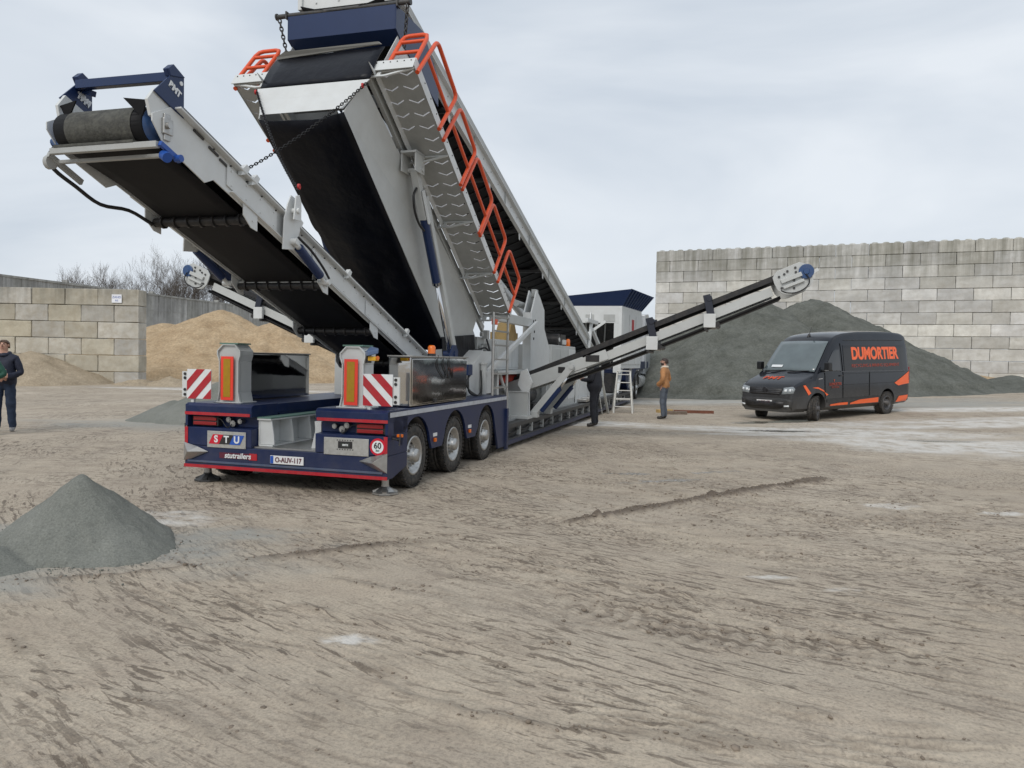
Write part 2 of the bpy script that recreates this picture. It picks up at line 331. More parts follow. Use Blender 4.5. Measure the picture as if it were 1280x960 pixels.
def ground_mat():
    m = bpy.data.materials.new('trampled_soil'); m.use_nodes = True; t = m.node_tree; n = t.nodes.new; l = t.links.new; b = t.nodes['Principled BSDF']
    b.inputs['Specular IOR Level'].default_value = .3
    g = n('ShaderNodeNewGeometry'); a = n('ShaderNodeAttribute'); a.attribute_name = 'soil'; sp = n('ShaderNodeSeparateColor'); l(a.outputs['Color'], sp.inputs[0])
    def noise(s, d=8, r=.6):
        x = n('ShaderNodeTexNoise'); x.inputs['Scale'].default_value = s; x.inputs['Detail'].default_value = d; x.inputs['Roughness'].default_value = r; l(g.outputs['Position'], x.inputs['Vector']); return x.outputs['Fac']
    def ramp(v, *st):
        x = n('ShaderNodeValToRGB'); e = x.color_ramp.elements
        e[0].position, e[0].color = st[0][0], (*st[0][1], 1); e[1].position, e[1].color = st[-1][0], (*st[-1][1], 1)
        for p, c in st[1:-1]: q = e.new(p); q.color = (*c, 1)
        l(v, x.inputs['Fac']); return x.outputs['Color']
    def mix(f, A, B, typ='MIX'):
        x = n('ShaderNodeMix'); x.data_type = 'RGBA'; x.blend_type = typ
        for s, v in (('Factor', f), ('A', A), ('B', B)):
            if hasattr(v, 'links'): l(v, x.inputs[s])
            else: x.inputs[s].default_value = v if s == 'Factor' else (*v, 1)
        return x.outputs['Result']
    def mth(op, A, B):
        x = n('ShaderNodeMath'); x.operation = op; x.use_clamp = True
        for i, v in enumerate((A, B)):
            if hasattr(v, 'links'): l(v, x.inputs[i])
            else: x.inputs[i].default_value = v
        return x.outputs[0]
    c = ramp(noise(.35, 6), (.3, (.405, .344, .268)), (.5, (.46, .395, .312)), (.7, (.52, .452, .362)))
    c = mix(ramp(noise(2.2, 8, .65), (.44, (0, 0, 0)), (.66, (.55, .55, .55))), c, (.375, .31, .245))
    # wheel-streaked crumbs: streaks run along wide turning circles of the machines that drove here
    strk = None; hts = []
    for q, (cx, cy, r0, m0, m1) in enumerate(((5., 13., 8., .42, .58), (-10, -13, 21., .47, .57), (14, 22, 17., .47, .57))):
        sb = n('ShaderNodeVectorMath'); sb.operation = 'SUBTRACT'; l(g.outputs['Position'], sb.inputs[0]); sb.inputs[1].default_value = (cx, cy, 0)
        sx = n('ShaderNodeSeparateXYZ'); l(sb.outputs[0], sx.inputs[0])
        at2 = n('ShaderNodeMath'); at2.operation = 'ARCTAN2'; l(sx.outputs['Y'], at2.inputs[0]); l(sx.outputs['X'], at2.inputs[1])
        xy = n('ShaderNodeCombineXYZ'); l(sx.outputs['X'], xy.inputs[0]); l(sx.outputs['Y'], xy.inputs[1]); ln = n('ShaderNodeVectorMath'); ln.operation = 'LENGTH'; l(xy.outputs[0], ln.inputs[0])
        sc1 = n('ShaderNodeMath'); sc1.operation = 'MULTIPLY'; sc1.inputs[1].default_value = r0*(6.0 if q == 0 else 4.5); l(at2.outputs[0], sc1.inputs[0])
        sc2 = n('ShaderNodeMath'); sc2.operation = 'MULTIPLY'; sc2.inputs[1].default_value = 23.; l(ln.outputs['Value'], sc2.inputs[0])
        cv = n('ShaderNodeCombineXYZ'); l(sc1.outputs[0], cv.inputs[0]); l(sc2.outputs[0], cv.inputs[1]); cv.inputs[2].default_value = q*7.7
        sn = n('ShaderNodeTexNoise'); sn.inputs['Scale'].default_value = 1.; sn.inputs['Detail'].default_value = 5; sn.inputs['Roughness'].default_value = .6; sn.inputs['Distortion'].default_value = .5; l(cv.outputs[0], sn.inputs['Vector'])
        big = n('ShaderNodeTexNoise'); big.inputs['Scale'].default_value = .42; big.inputs['Detail'].default_value = 4; mpb = n('ShaderNodeMapping'); mpb.inputs['Location'].default_value = (q*13.1, q*5.3, 0); l(g.outputs['Position'], mpb.inputs['Vector']); l(mpb.outputs[0], big.inputs['Vector'])
        msk = ramp(big.outputs['Fac'], (m0, (0, 0, 0)), (m1, (1, 1, 1))); s1 = ramp(sn.outputs['Fac'], (.555, (0, 0, 0)), (.60, (1, 1, 1))); v_ = mth('MULTIPLY', msk, s1)
        hm = n('ShaderNodeMath'); hm.operation = 'MULTIPLY'; l(sn.outputs['Fac'], hm.inputs[0]); l(msk, hm.inputs[1]); hts.append(hm.outputs[0])
        if q == 0:      # driven lanes: damp and dry strips side by side
            s3 = n('ShaderNodeMath'); s3.operation = 'MULTIPLY'; s3.inputs[1].default_value = 1.5; l(ln.outputs['Value'], s3.inputs[0]); c3 = n('ShaderNodeCombineXYZ'); l(s3.outputs[0], c3.inputs[0]); s4 = n('ShaderNodeMath'); s4.operation = 'MULTIPLY'; s4.inputs[1].default_value = 1.6; l(at2.outputs[0], s4.inputs[0]); l(s4.outputs[0], c3.inputs[1])
            ln_ = n('ShaderNodeTexNoise'); ln_.inputs['Scale'].default_value = 1.; ln_.inputs['Detail'].default_value = 4; l(c3.outputs[0], ln_.inputs['Vector']); lane = ramp(ln_.outputs['Fac'], (.46, (0, 0, 0)), (.60, (1, 1, 1)))
        strk = v_ if strk is None else mth('MAXIMUM', strk, v_)
    hsum = hts[0]
    for h_ in hts[1:]: hsum = (lambda A, B: mth('MAXIMUM', A, B))(hsum, h_)
    crumb = ramp(noise(22, 5, .7), (.575, (0, 0, 0)), (.63, (1, 1, 1))); field = ramp(noise(.8, 5, .6), (.45, (.12, .12, .12)), (.6, (1, 1, 1))); c = mix(mth('MULTIPLY', mth('MULTIPLY', crumb, field), .72), c, (.19, .155, .125))
    soft = ramp(noise(4.2, 6, .65), (.5, (0, 0, 0)), (.68, (1, 1, 1))); c = mix(mth('MULTIPLY', soft, .35), c, (.28, .232, .185))
    c = mix(mth('MULTIPLY', lane, .30), c, (.31, .268, .222))
    c = mix(mth('MULTIPLY', strk, .82), c, (.142, .114, .088))
    grit = ramp(noise(55, 3, .7), (.35, (.78, .78, .78)), (.5, (1, 1, 1)), (.68, (1.14, 1.13, 1.1))); c = mix(1., c, grit, 'MULTIPLY')
    c = mix(mth('MULTIPLY', sp.outputs['Red'], .80), c, (.135, .108, .084))
    ck = mth('MULTIPLY', sp.outputs['Green'], ramp(noise(2.1, 10, .75), (.36, (0, 0, 0)), (.55, (1, 1, 1)))); c = mix(mth('MULTIPLY', ck, .85), c, (.64, .62, .58))
    ds = mth('MULTIPLY', sp.outputs['Blue'], ramp(noise(4.5, 8, .65), (.3, (.5, .5, .5)), (.6, (1, 1, 1)))); c = mix(mth('MULTIPLY', ds, .8), c, (.30, .305, .285))
    c = mix(mth('MULTIPLY', a.outputs['Alpha'], .75), c, (.16, .15, .125))
    l(c, b.inputs['Base Color'])
    rg = n('ShaderNodeMapRange'); rg.inputs['To Min'].default_value = .92; rg.inputs['To Max'].default_value = .12; l(a.outputs['Alpha'], rg.inputs['Value']); l(rg.outputs[0], b.inputs['Roughness'])
    b1 = n('ShaderNodeBump'); b1.inputs['Distance'].default_value = .012; b1.inputs['Strength'].default_value = .65; l(noise(30, 8, .72), b1.inputs['Height'])
    b2 = n('ShaderNodeBump'); b2.inputs['Distance'].default_value = .02; b2.inputs['Strength'].default_value = .55; l(hsum, b2.inputs['Height']); l(b1.outputs[0], b2.inputs['Normal'])
    dry = n('ShaderNodeMapRange'); dry.inputs['From Min'].default_value = 0; dry.inputs['From Max'].default_value = .5; dry.inputs['To Min'].default_value = .65; dry.inputs['To Max'].default_value = .03; l(a.outputs['Alpha'], dry.inputs['Value']); l(dry.outputs[0], b1.inputs['Strength']); l(dry.outputs[0], b2.inputs['Strength'])
    l(b2.outputs[0], b.inputs['Normal']); return m
me.materials.append(ground_mat()); go = bpy.data.objects.new('ground', me); COL.objects.link(go); go['kind'] = 'structure'
# loose clods of soil pressed up by tyres, where the ground is churned (uncountable, one object)
sel = np.where(((soil_dark > .22) & (GY > 2.75) & (GY < 13) & (np.abs(GX) < GY*.75+.3)).ravel())[0]
pick = RNG.choice(sel, 6000, p=(lambda w: w/w.sum())(np.maximum(soil_dark.ravel()[sel], .01)*np.maximum(.2, GY.ravel()[sel])**1.2)); ph_ = (1+5**.5)/2
ico = np.array([(-1, ph_, 0), (1, ph_, 0), (-1, -ph_, 0), (1, -ph_, 0), (0, -1, ph_), (0, 1, ph_), (0, -1, -ph_), (0, 1, -ph_), (ph_, 0, -1), (ph_, 0, 1), (-ph_, 0, -1), (-ph_, 0, 1)])/1.9
icf = np.array([(0, 11, 5), (0, 5, 1), (0, 1, 7), (0, 7, 10), (0, 10, 11), (1, 5, 9), (5, 11, 4), (11, 10, 2), (10, 7, 6), (7, 1, 8), (3, 9, 4), (3, 4, 2), (3, 2, 6), (3, 6, 8), (3, 8, 9), (4, 9, 5), (2, 4, 11), (6, 2, 10), (8, 6, 7), (9, 8, 1)])
nC = len(pick); sz = np.clip(RNG.lognormal(-5.05, .42, nC), .003, .016); sq = RNG.uniform(.6, 1.5, (nC, 1, 3))*np.array([1, 1, .6])
cv_ = ico[None]*sq*sz[:, None, None]*(1+.3*RNG.uniform(-1, 1, (nC, 12, 1))); ctr = np.stack([GX.ravel()[pick]+RNG.uniform(-.02, .02, nC), GY.ravel()[pick]+RNG.uniform(-.02, .02, nC), Z.ravel()[pick]+sz*.15], -1); cv_ += ctr[:, None]
cm = bpy.data.meshes.new('soil_clods'); cm.from_pydata(cv_.reshape(-1, 3).tolist(), [], (icf[None]+np.arange(nC)[:, None, None]*12).reshape(-1, 3).tolist()); cm.polygons.foreach_set('use_smooth', [True]*(nC*20)); cm.materials.append(mat('damp_soil_clod', (.21, .172, .136), .95, var=.35, scale=6, spec=.2))
tag(inst(cm, 'soil_clods'), 'loose brown soil crumbs scattered over the tyre tracks in the foreground', 'soil clods', kind='stuff')
# ================================================================ heaps
def heap_mat(name, c0, c1, grain=26., bump=.7):
    m = bpy.data.materials.new(name); m.use_nodes = True; t = m.node_tree; n = t.nodes.new; l = t.links.new; b = t.nodes['Principled BSDF']; b.inputs['Roughness'].default_value = .95; b.inputs['Specular IOR Level'].default_value = .2
    g = n('ShaderNodeNewGeometry')
    x = n('ShaderNodeTexNoise'); x.inputs['Scale'].default_value = 1.1; x.inputs['Detail'].default_value = 9; x.inputs['Roughness'].default_value = .68; l(g.outputs['Position'], x.inputs['Vector'])
    r = n('ShaderNodeValToRGB'); e = r.color_ramp.elements; e[0].position = .32; e[0].color = (*c0, 1); e[1].position = .68; e[1].color = (*c1, 1); l(x.outputs['Fac'], r.inputs['Fac'])
    y = n('ShaderNodeTexNoise'); y.inputs['Scale'].default_value = grain; y.inputs['Detail'].default_value = 4; y.inputs['Roughness'].default_value = .75; l(g.outputs['Position'], y.inputs['Vector'])
    r2 = n('ShaderNodeMapRange'); r2.inputs['From Min'].default_value = .3; r2.inputs['From Max'].default_value = .7; r2.inputs['To Min'].default_value = .72; r2.inputs['To Max'].default_value = 1.25; l(y.outputs['Fac'], r2.inputs['Value'])
    h = n('ShaderNodeHueSaturation'); l(r.outputs[0], h.inputs['Color']); l(r2.outputs[0], h.inputs['Value']); l(h.outputs[0], b.inputs['Base Color'])
    p = n('ShaderNodeBump'); p.inputs['Strength'].default_value = bump; p.inputs['Distance'].default_value = .6/grain; l(y.outputs['Fac'], p.inputs['Height']); l(p.outputs[0], b.inputs['Normal'])
    return m
GRAVEL = heap_mat('grey_grit', (.165, .172, .152), (.235, .24, .216), 60, 1.)
GRAVEL2 = heap_mat('dark_grey_gravel', (.090, .094, .080), (.165, .17, .150), 11, 1.)
SAND = heap_mat('yellow_sand', (.35, .25, .15), (.50, .38, .245), 7)
SAND2 = heap_mat('brown_sand', (.31, .25, .175), (.43, .355, .26), 14)
def heap(name, cones, res, material, label, cat, rough=.03, rscale=2., seed=0, sink=.04, gully=0.):
    """cones: (x, y, peak height above ground, slope); the union of cones with rounded tops and scalloped feet"""
    x0 = min(c[0]-c[2]/c[3]*1.3-.1 for c in cones); x1 = max(c[0]+c[2]/c[3]*1.3+.1 for c in cones)
    y0 = min(c[1]-c[2]/c[3]*1.3-.1 for c in cones); y1 = max(c[1]+c[2]/c[3]*1.3+.1 for c in cones)
    xs = np.arange(x0, x1+res, res); ys = np.arange(y0, y1+res, res); X, Y = np.meshgrid(xs, ys)
    base = rise(X, Y); h = np.full_like(X, -1e3)
    for (cx, cy, pk, sl) in cones:
        d = np.hypot(X-cx, Y-cy); an = np.arctan2(Y-cy, X-cx); rad = pk/sl
        d = d*(1+.10*fbm(np.cos(an)*1.7+cx, np.sin(an)*1.7+cy, 3, seed)+.035*fbm(an*9+cx, d/rad*2, 3, seed+21)*sstep(.5*rad, rad, d))
        q = pk-sl*(np.sqrt(d*d+(rad*.06)**2)-rad*.06); foot = sl*rad*.10
        q = np.where(q < foot, foot*np.exp((q-foot)/foot)*1.0-foot*.37, q)      # slumped toe
        if gully: q = q-gully*np.clip(fbm(an*5.5+cx, d*.25, 3, seed+3), 0, 1)*sstep(0, rad*.35, d)*(1-sstep(rad*.75, rad, d))
        h = np.maximum(h, q)
    h = h+rough*fbm(X*rscale, Y*rscale, 5, seed, .6)*sstep(0, .3*cones[0][2], h+.02)
    zz = base+h-sink
    keep = h > -.12
    idx = -np.ones(X.shape, int)
    cell = keep[:-1, :-1] | keep[1:, :-1] | keep[:-1, 1:] | keep[1:, 1:]
    use = np.zeros_like(keep); use[:-1, :-1] |= cell; use[1:, :-1] |= cell; use[:-1, 1:] |= cell; use[1:, 1:] |= cell
    idx[use] = np.arange(use.sum()); ox, oy = cones[0][0], cones[0][1]; oz = gz(ox, oy)
    zz = np.maximum(zz, base-.15)
    vs = np.stack([X[use]-ox, Y[use]-oy, zz[use]-oz], -1)
    I, J = np.where(cell); fs = np.stack([idx[I, J], idx[I, J+1], idx[I+1, J+1], idx[I+1, J]], -1)
    me = bpy.data.meshes.new(name); me.from_pydata(vs.tolist(), [], fs.tolist()); me.polygons.foreach_set('use_smooth', [True]*len(fs)); me.materials.append(material)
    o = bpy.data.objects.new(name, me); COL.objects.link(o); o.location = (ox, oy, oz); tag(o, label, cat); return o
heap('gravel_heap', [(-3.50, 6.2, .62, .86), (-3.82, 5.55, .20, .45), (-4.45, 5.55, .32, .6), (-3.2, 6.05, .33, .62)], .018, GRAVEL, 'small pointed heap of grey grit in the foreground', 'gravel heap', .030, 7, 3)
# stones that rolled off the small heap
aa = RNG.uniform(0, 2*math.pi, 1400); rr = .52+np.abs(RNG.normal(0, .16, 1400)); px = -3.5+np.cos(aa)*rr*1.15+RNG.choice([0, -.55, .1], 1400); py = 6.05+np.sin(aa)*rr*.95+RNG.choice([0, -.35, 0], 1400); sg_ = np.clip(RNG.lognormal(-5.6, .45, 1400), .0025, .010)
gv = ico[None]*sg_[:, None, None]*RNG.uniform(.6, 1.3, (1400, 1, 3))*(1+.3*RNG.uniform(-1, 1, (1400, 12, 1)))+np.stack([px, py, np.full(1400, .004)], -1)[:, None]
gm = bpy.data.meshes.new('grit_spill'); gm.from_pydata(gv.reshape(-1, 3).tolist(), [], (icf[None]+np.arange(1400)[:, None, None]*12).reshape(-1, 3).tolist()); gm.materials.append(GRAVEL)
tag(inst(gm, 'grit_spill'), 'loose grey grit scattered around the foot of the small foreground heap', 'grit', kind='stuff')
heap('gravel_heap', [(-7.0, 18.2, .95, .58), (-8.0, 18.0, .5, .5)], .05, GRAVEL, 'low grey grit heap behind the trailer tail, under the far conveyor', 'gravel heap', .03, 4, 5)
heap('gravel_heap', [(16.1, 41.5, 4.8, .56), (12.5, 40.3, 4.6, .50), (10.3, 39.9, 3.5, .48), (17.4, 41.2, 4.15, .53), (8.6, 39.5, 2.4, .48), (20.4, 40.5, 2.3, .48)], .16, GRAVEL2, 'huge twin-peaked dark grey gravel heap behind the van', 'gravel heap', .38, .8, 7, gully=.40)
heap('gravel_heap', [(25.6, 39.0, .75, .22), (23.2, 38.4, .6, .22)], .1, GRAVEL2, 'low dark gravel heap at the foot of the tall block wall', 'gravel heap', .12, 1.4, 8)
heap('sand_heap', [(-19.5, 51, 4.5, .5), (-15.5, 50, 3.7, .46), (-24, 52, 3.6, .45), (-11.0, 50, 2.3, .42)], .16, SAND, 'broad yellow sand heap beyond the low block wall', 'sand heap', .30, .6, 11, gully=.3)
heap('sand_heap', [(-22.7, 35.9, 1.55, .42), (-25, 35.8, 1.7, .45)], .09, SAND2, 'brown sand heap leaning on the low block wall', 'sand heap', .1, 1.6, 13)
heap('sand_heap', [(-16.2, 36.0, .45, .35), (-17.6, 35.8, .35, .3), (-15.3, 36.0, .35, .5)], .05, SAND2, 'thin spill of sand along the foot of the low block wall', 'sand heap', .1, 3, 14)
heap('sand_heap', [(32.0, 44.0, .9, .22), (27.8, 45.5, .7, .22), (38, 42, .9, .22)], .14, SAND, 'flat bank of pale sand under the tall block wall', 'sand heap', .12, .9, 15)
# ================================================================ block walls
CONC = mat('cast_concrete', (.56, .55, .515), .88, var=.16, scale=1.1, bump=.35, bscale=22, dirt=.35, dirtcol=(.27, .235, .175), rnd=.20, streak=(6.9, 8.9, (.17, .165, .13), .75))
CONC2 = mat('sandy_concrete', (.46, .43, .36), .88, var=.16, scale=1.2, bump=.35, bscale=22, dirt=.55, dirtcol=(.29, .235, .155), rnd=.16, streak=(3.0, 4.6, (.11, .105, .085), .6))
def block_mesh(w, h, d, studs=0, seed=0, material=None):
    rnd = random.Random(seed); b = MB(); g = .012; x0, x1 = -w/2+g, w/2-g
    b.box((x0, 0, g), (x1, d, h-g))
    me_ = bpy.data.meshes.new('block'); bm = bmesh.new()
    me_.from_pydata(b.v, [], b.f); bm.from_mesh(me_)
    bmesh.ops.bevel(bm, geom=bm.edges[:], offset=.022, segments=1, affect='EDGES', profile=.5)
    bmesh.ops.subdivide_edges(bm, edges=[e for e in bm.edges if e.calc_length() > .5], cuts=2, use_grid_fill=True)
    for v in bm.verts:
        v.co.y += rnd.uniform(-.012, .012) if v.co.y < d*.5 else 0; v.co.x += rnd.uniform(-.006, .006); v.co.z += rnd.uniform(-.006, .006)
    for i in range(studs):
        cx = x0+(i+.5)*(x1-x0)/studs; r = bmesh.ops.create_cone(bm, cap_ends=True, segments=14, radius1=.32, radius2=.16, depth=.13, matrix=Matrix.Translation((cx, d/2, h+.035)))
    bm.to_mesh(me_); bm.free(); me_.materials.append(material); return me_
def block_wall(p, q, courses, bl, bh, bd, z0, material, label, offs, studs=True):
    p, q = V((*p, 0)), V((*q, 0)); L = (q-p).length; rz = math.atan2(q.y-p.y, q.x-p.x)
    root = empty('block_wall', (p.x, p.y, z0), rz, label, 'wall')
    cache = {}
    def get(w, st, var):
        kk = (round(w, 2), st, var)
        if kk not in cache: cache[kk] = block_mesh(w, bh, bd, st, len(cache)*3+var, material)
        return cache[kk]
    rr = random.Random(len(label))
    for c in range(courses):
        edges = [0.]
        e = offs if c % 2 else 0.
        if e: edges.append(e)
        while edges[-1] < L-.05:
            nxt = edges[-1]+bl
            if nxt > L-.45*bl+.01: nxt = L
            edges.append(nxt)
        for a, b_ in zip(edges[:-1], edges[1:]):
            st = max(1, round((b_-a)/.70)) if c == courses-1 and studs else 0
            inst(get(b_-a, st, rr.randrange(3)), 'block', root, ((a+b_)/2+rr.uniform(-.004, .004), rr.uniform(-.025, .025), c*bh+rr.uniform(-.003, .003)), (0, 0, rr.uniform(-.004, .004)))
    return root
# tall wall on the right: left end far, coming nearer to the right
wr = block_wall((10.9, 58.9), (45.5, 44.0), 13, 2.12, .8, .8, -.28, CONC, 'tall grey wall of stacked concrete blocks on the right', 1.06)
# low sandy wall on the left, ends in a free corner
wl = block_wall((-38.5, 36.9), (-18.1, 36.9), 6, 1.6, .8, .8, -.22, CONC2, 'low sandy wall of stacked concrete blocks at the left edge', .8, False)
sg = MB(); sg.box((-.24, -.006, -.2), (.24, .006, .2)); so = sg.build('wall_sign', mat('paper_white', (.78, .79, .82), .6)); so.location = (-19.15, 36.84, 4.12)
tag(so, 'small white sheet with blue print fixed high on the low block wall', 'sign')
BLU = mat('blue_print', (.06, .12, .4), .6)
text('lettering', 'ZAND', .15, frame4((0, -.009, .06), (1, 0, 0), (0, 0, 1)), BLU, so); text('lettering', '0/2', .12, frame4((0, -.009, -.1), (1, 0, 0), (0, 0, 1)), BLU, so)
# cast wall far behind: panels side by side with raised joints
PANEL = mat('grey_cast_panel', (.47, .47, .45), .9, var=.18, scale=.8, bump=.25, bscale=9, dirt=.4, dirtcol=(.17, .165, .15), rnd=.1, streak=(1., 6.5, (.13, .13, .12), .7))
def panel_wall(p, q, h, n, label):
    p, q = V((*p, 0)), V((*q, 0)); L = (q-p).length; root = empty('panel_wall', (p.x, p.y, -.2), math.atan2(q.y-p.y, q.x-p.x), label, 'wall'); w = L/n
    b = MB(); b.box((.012, 0, 0), (w-.012, .3, h)); b.box((w*.46, -.03, 0), (w*.54, 0, h-.02))
    for z in (.27, .54, .8): b.box((.02, -.02, h*z), (w-.02, 0, h*z+.05))
    me_ = b.mesh('panel'); me_.materials.append(PANEL)
    for i in range(n): inst(me_, 'panel', root, (i*w, .03*math.sin(i*7.), .05*math.sin(i*3.1)*0))
    c = MB(); c.box((0, -.06, h), (L, .36, h+.16)); c.build('coping', PANEL, root)
    for i in range(0, n, 6): k_ = MB(); k_.box((i*w-.12, -.1, h+.16), (i*w+.12, .4, h+.36)); k_.build('post_cap', PANEL, root)
    return root
panel_wall((-40.6, 42), (-23, 117), 7.05, 46, 'long grey cast concrete wall running behind the sand heap')
# ================================================================ materials of the machine
GREY = mat('light_grey_paint', (.50, .515, .505), .38, var=.05, scale=2.5, dirt=.22, dirtcol=(.38, .37, .34), coat=.15)
GREYD = mat('grey_primer_steel', (.40, .41, .40), .45, var=.07, scale=3, dirt=.3, dirtcol=(.3, .29, .26))
WHITE = mat('white_paint', (.61, .625, .62), .38, var=.05, scale=2.5, dirt=.18, dirtcol=(.45, .43, .39))
GALV = mat('galvanised_plate', (.40, .405, .39), .5, .2, var=.1, scale=5, dirt=.2, dirtcol=(.3, .3, .28))
NAVY = mat('navy_paint', (.006, .017, .070), .36, var=.12, scale=3, spec=.35, dirt=.12, dirtcol=(.15, .138, .12), dirt_z=(.15, .65, .14))
NAVYC = mat('clean_navy_paint', (.012, .028, .088), .38, var=.06, scale=3, spec=.4)
BLUE = mat('blue_motor_paint', (.022, .07, .19), .4, var=.1, scale=6, dirt=.2)
BLUE2 = mat('bright_blue_plastic', (.015, .075, .33), .4, var=.05)
RUBBER = mat('black_rubber', (.007, .007, .008), .62, var=.3, scale=2.2, spec=.22, bump=.1, bscale=18, dirt=.08, dirtcol=(.05, .05, .05))
SHEET = mat('black_rubber_sheet', (.004, .005, .009), .36, var=.3, scale=1.6, spec=.2, dirt=.14, dirtcol=(.022, .025, .036), uneven=.9)
BELT = mat('dusty_belt', (.055, .055, .05), .85, var=.4, scale=7, bump=.6, bscale=45, dirt=.6, dirtcol=(.15, .15, .125))
TYRE = mat('tyre_rubber', (.02, .02, .02), .75, var=.25, scale=9, bump=.2, bscale=60, dirt=.75, dirtcol=(.14, .12, .10))
BLACK = mat('black_paint', (.012, .012, .014), .45, var=.2, scale=5, dirt=.15)
DARKM = mat('dark_steel', (.05, .052, .055), .5, .3, var=.2, scale=6, dirt=.3)
STEEL = mat('polished_steel', (.58, .57, .55), .06, 1., var=.03, scale=2, uneven=.05)
STEELM = mat('brushed_steel', (.46, .455, .44), .36, .9, var=.08, scale=9, dirt=.25)
CHROME = mat('chrome', (.7, .7, .7), .12, 1., var=.03)
ALU = mat('wheel_alloy', (.50, .50, .49), .36, .9, var=.1, scale=12, dirt=.35, dirtcol=(.2, .18, .155))
ORANGE = mat('orange_rail_paint', (.72, .085, .018), .4, var=.05, scale=4, dirt=.08)
RED = mat('red_tape', (.42, .008, .02), .4, var=.08, scale=6, dirt=.2)
REDL = mat('red_lamp_lens', (.26, .008, .012), .15, var=.1, scale=30, spec=.7)
AMBER = mat('amber_lens', (.75, .16, .01), .15, var=.05, spec=.7)
SIGNR = mat('retro_red_orange', (.85, .055, .03), .35, var=.04)
SIGNY = mat('retro_amber', (.40, .22, .005), .3, var=.1, scale=20)
SIGNW = mat('retro_white', (.74, .76, .77), .35, var=.04, dirt=.15)
SIGNB = mat('badge_blue', (.02, .09, .42), .35, var=.04)
YELLOW = mat('yellow_plastic', (.72, .40, .02), .4, var=.05)
WOOD = mat('yellow_wood', (.45, .31, .13), .7, var=.2, scale=7)
CABLE = mat('black_hose', (.012, .012, .013), .5, var=.1)
SPLATE = mat('satin_plate', (.50, .495, .47), .42, .6, var=.1, scale=12, dirt=.3)
GREEN = mat('green_rubber', (.12, .22, .18), .6, var=.1)
# ================================================================ the trailer-mounted plant
PA = R(16.1)
PL = empty('screening_plant', (-2.63, 9.2, 0), -PA, 'grey and navy mobile screening plant on a three-axle trailer, conveyors raised', 'screening plant')
def sub(a, b): return tuple(V(a)-V(b))
def yz(x, pts): return [(x, y, z) for y, z in pts]
# ---- tail: two navy deck blocks with a slot between, low bumper in front of them
t = MB()
RW = 1.36
def xprism(mb, x0, x1, prof):
    """prof in (y, z), extruded along x"""
    mb.plate(yz(x0, prof), (x1-x0, 0, 0))
for x0, x1 in ((-RW, -.42), (.44, RW)):
    xprism(t, x0, x1, [(-.25, .835), (-.25, .955), (-.21, .985), (.30, .985), (.30, .70), (-.10, .70), (-.10, .835)])   # overhanging upper ledge
    xprism(t, x0, x1, [(-.25, .47), (-.25, .69), (-.10, .698), (.30, .698), (.30, .47)])                               # lower box
xprism(t, -RW, RW, [(-.25, .235), (-.25, .465), (.30, .465), (.30, .30), (-.1, .20), (-.25, .20)])                     # bumper
tail = t.build('tail_frame', NAVY, PL, .008)
st = MB(); st.box((-RW-.004, -.262, .198), (RW+.004, -.252, .236)); st.build('red_stripe', RED, tail)
lp_ = MB(); lp_.box((-RW+.05, -.268, .262), (RW-.05, -.252, .288)); lp_.build('bumper_rail', mat('faded_navy', (.06, .085, .15), .4, var=.1, dirt=.3), tail, .004)
for x0, x1 in ((-RW, -.44), (.46, RW)):
    b = MB(); b.box((x0, -.257, .842), (x1, -.2515, .878)); b.build('red_stripe', RED, tail)
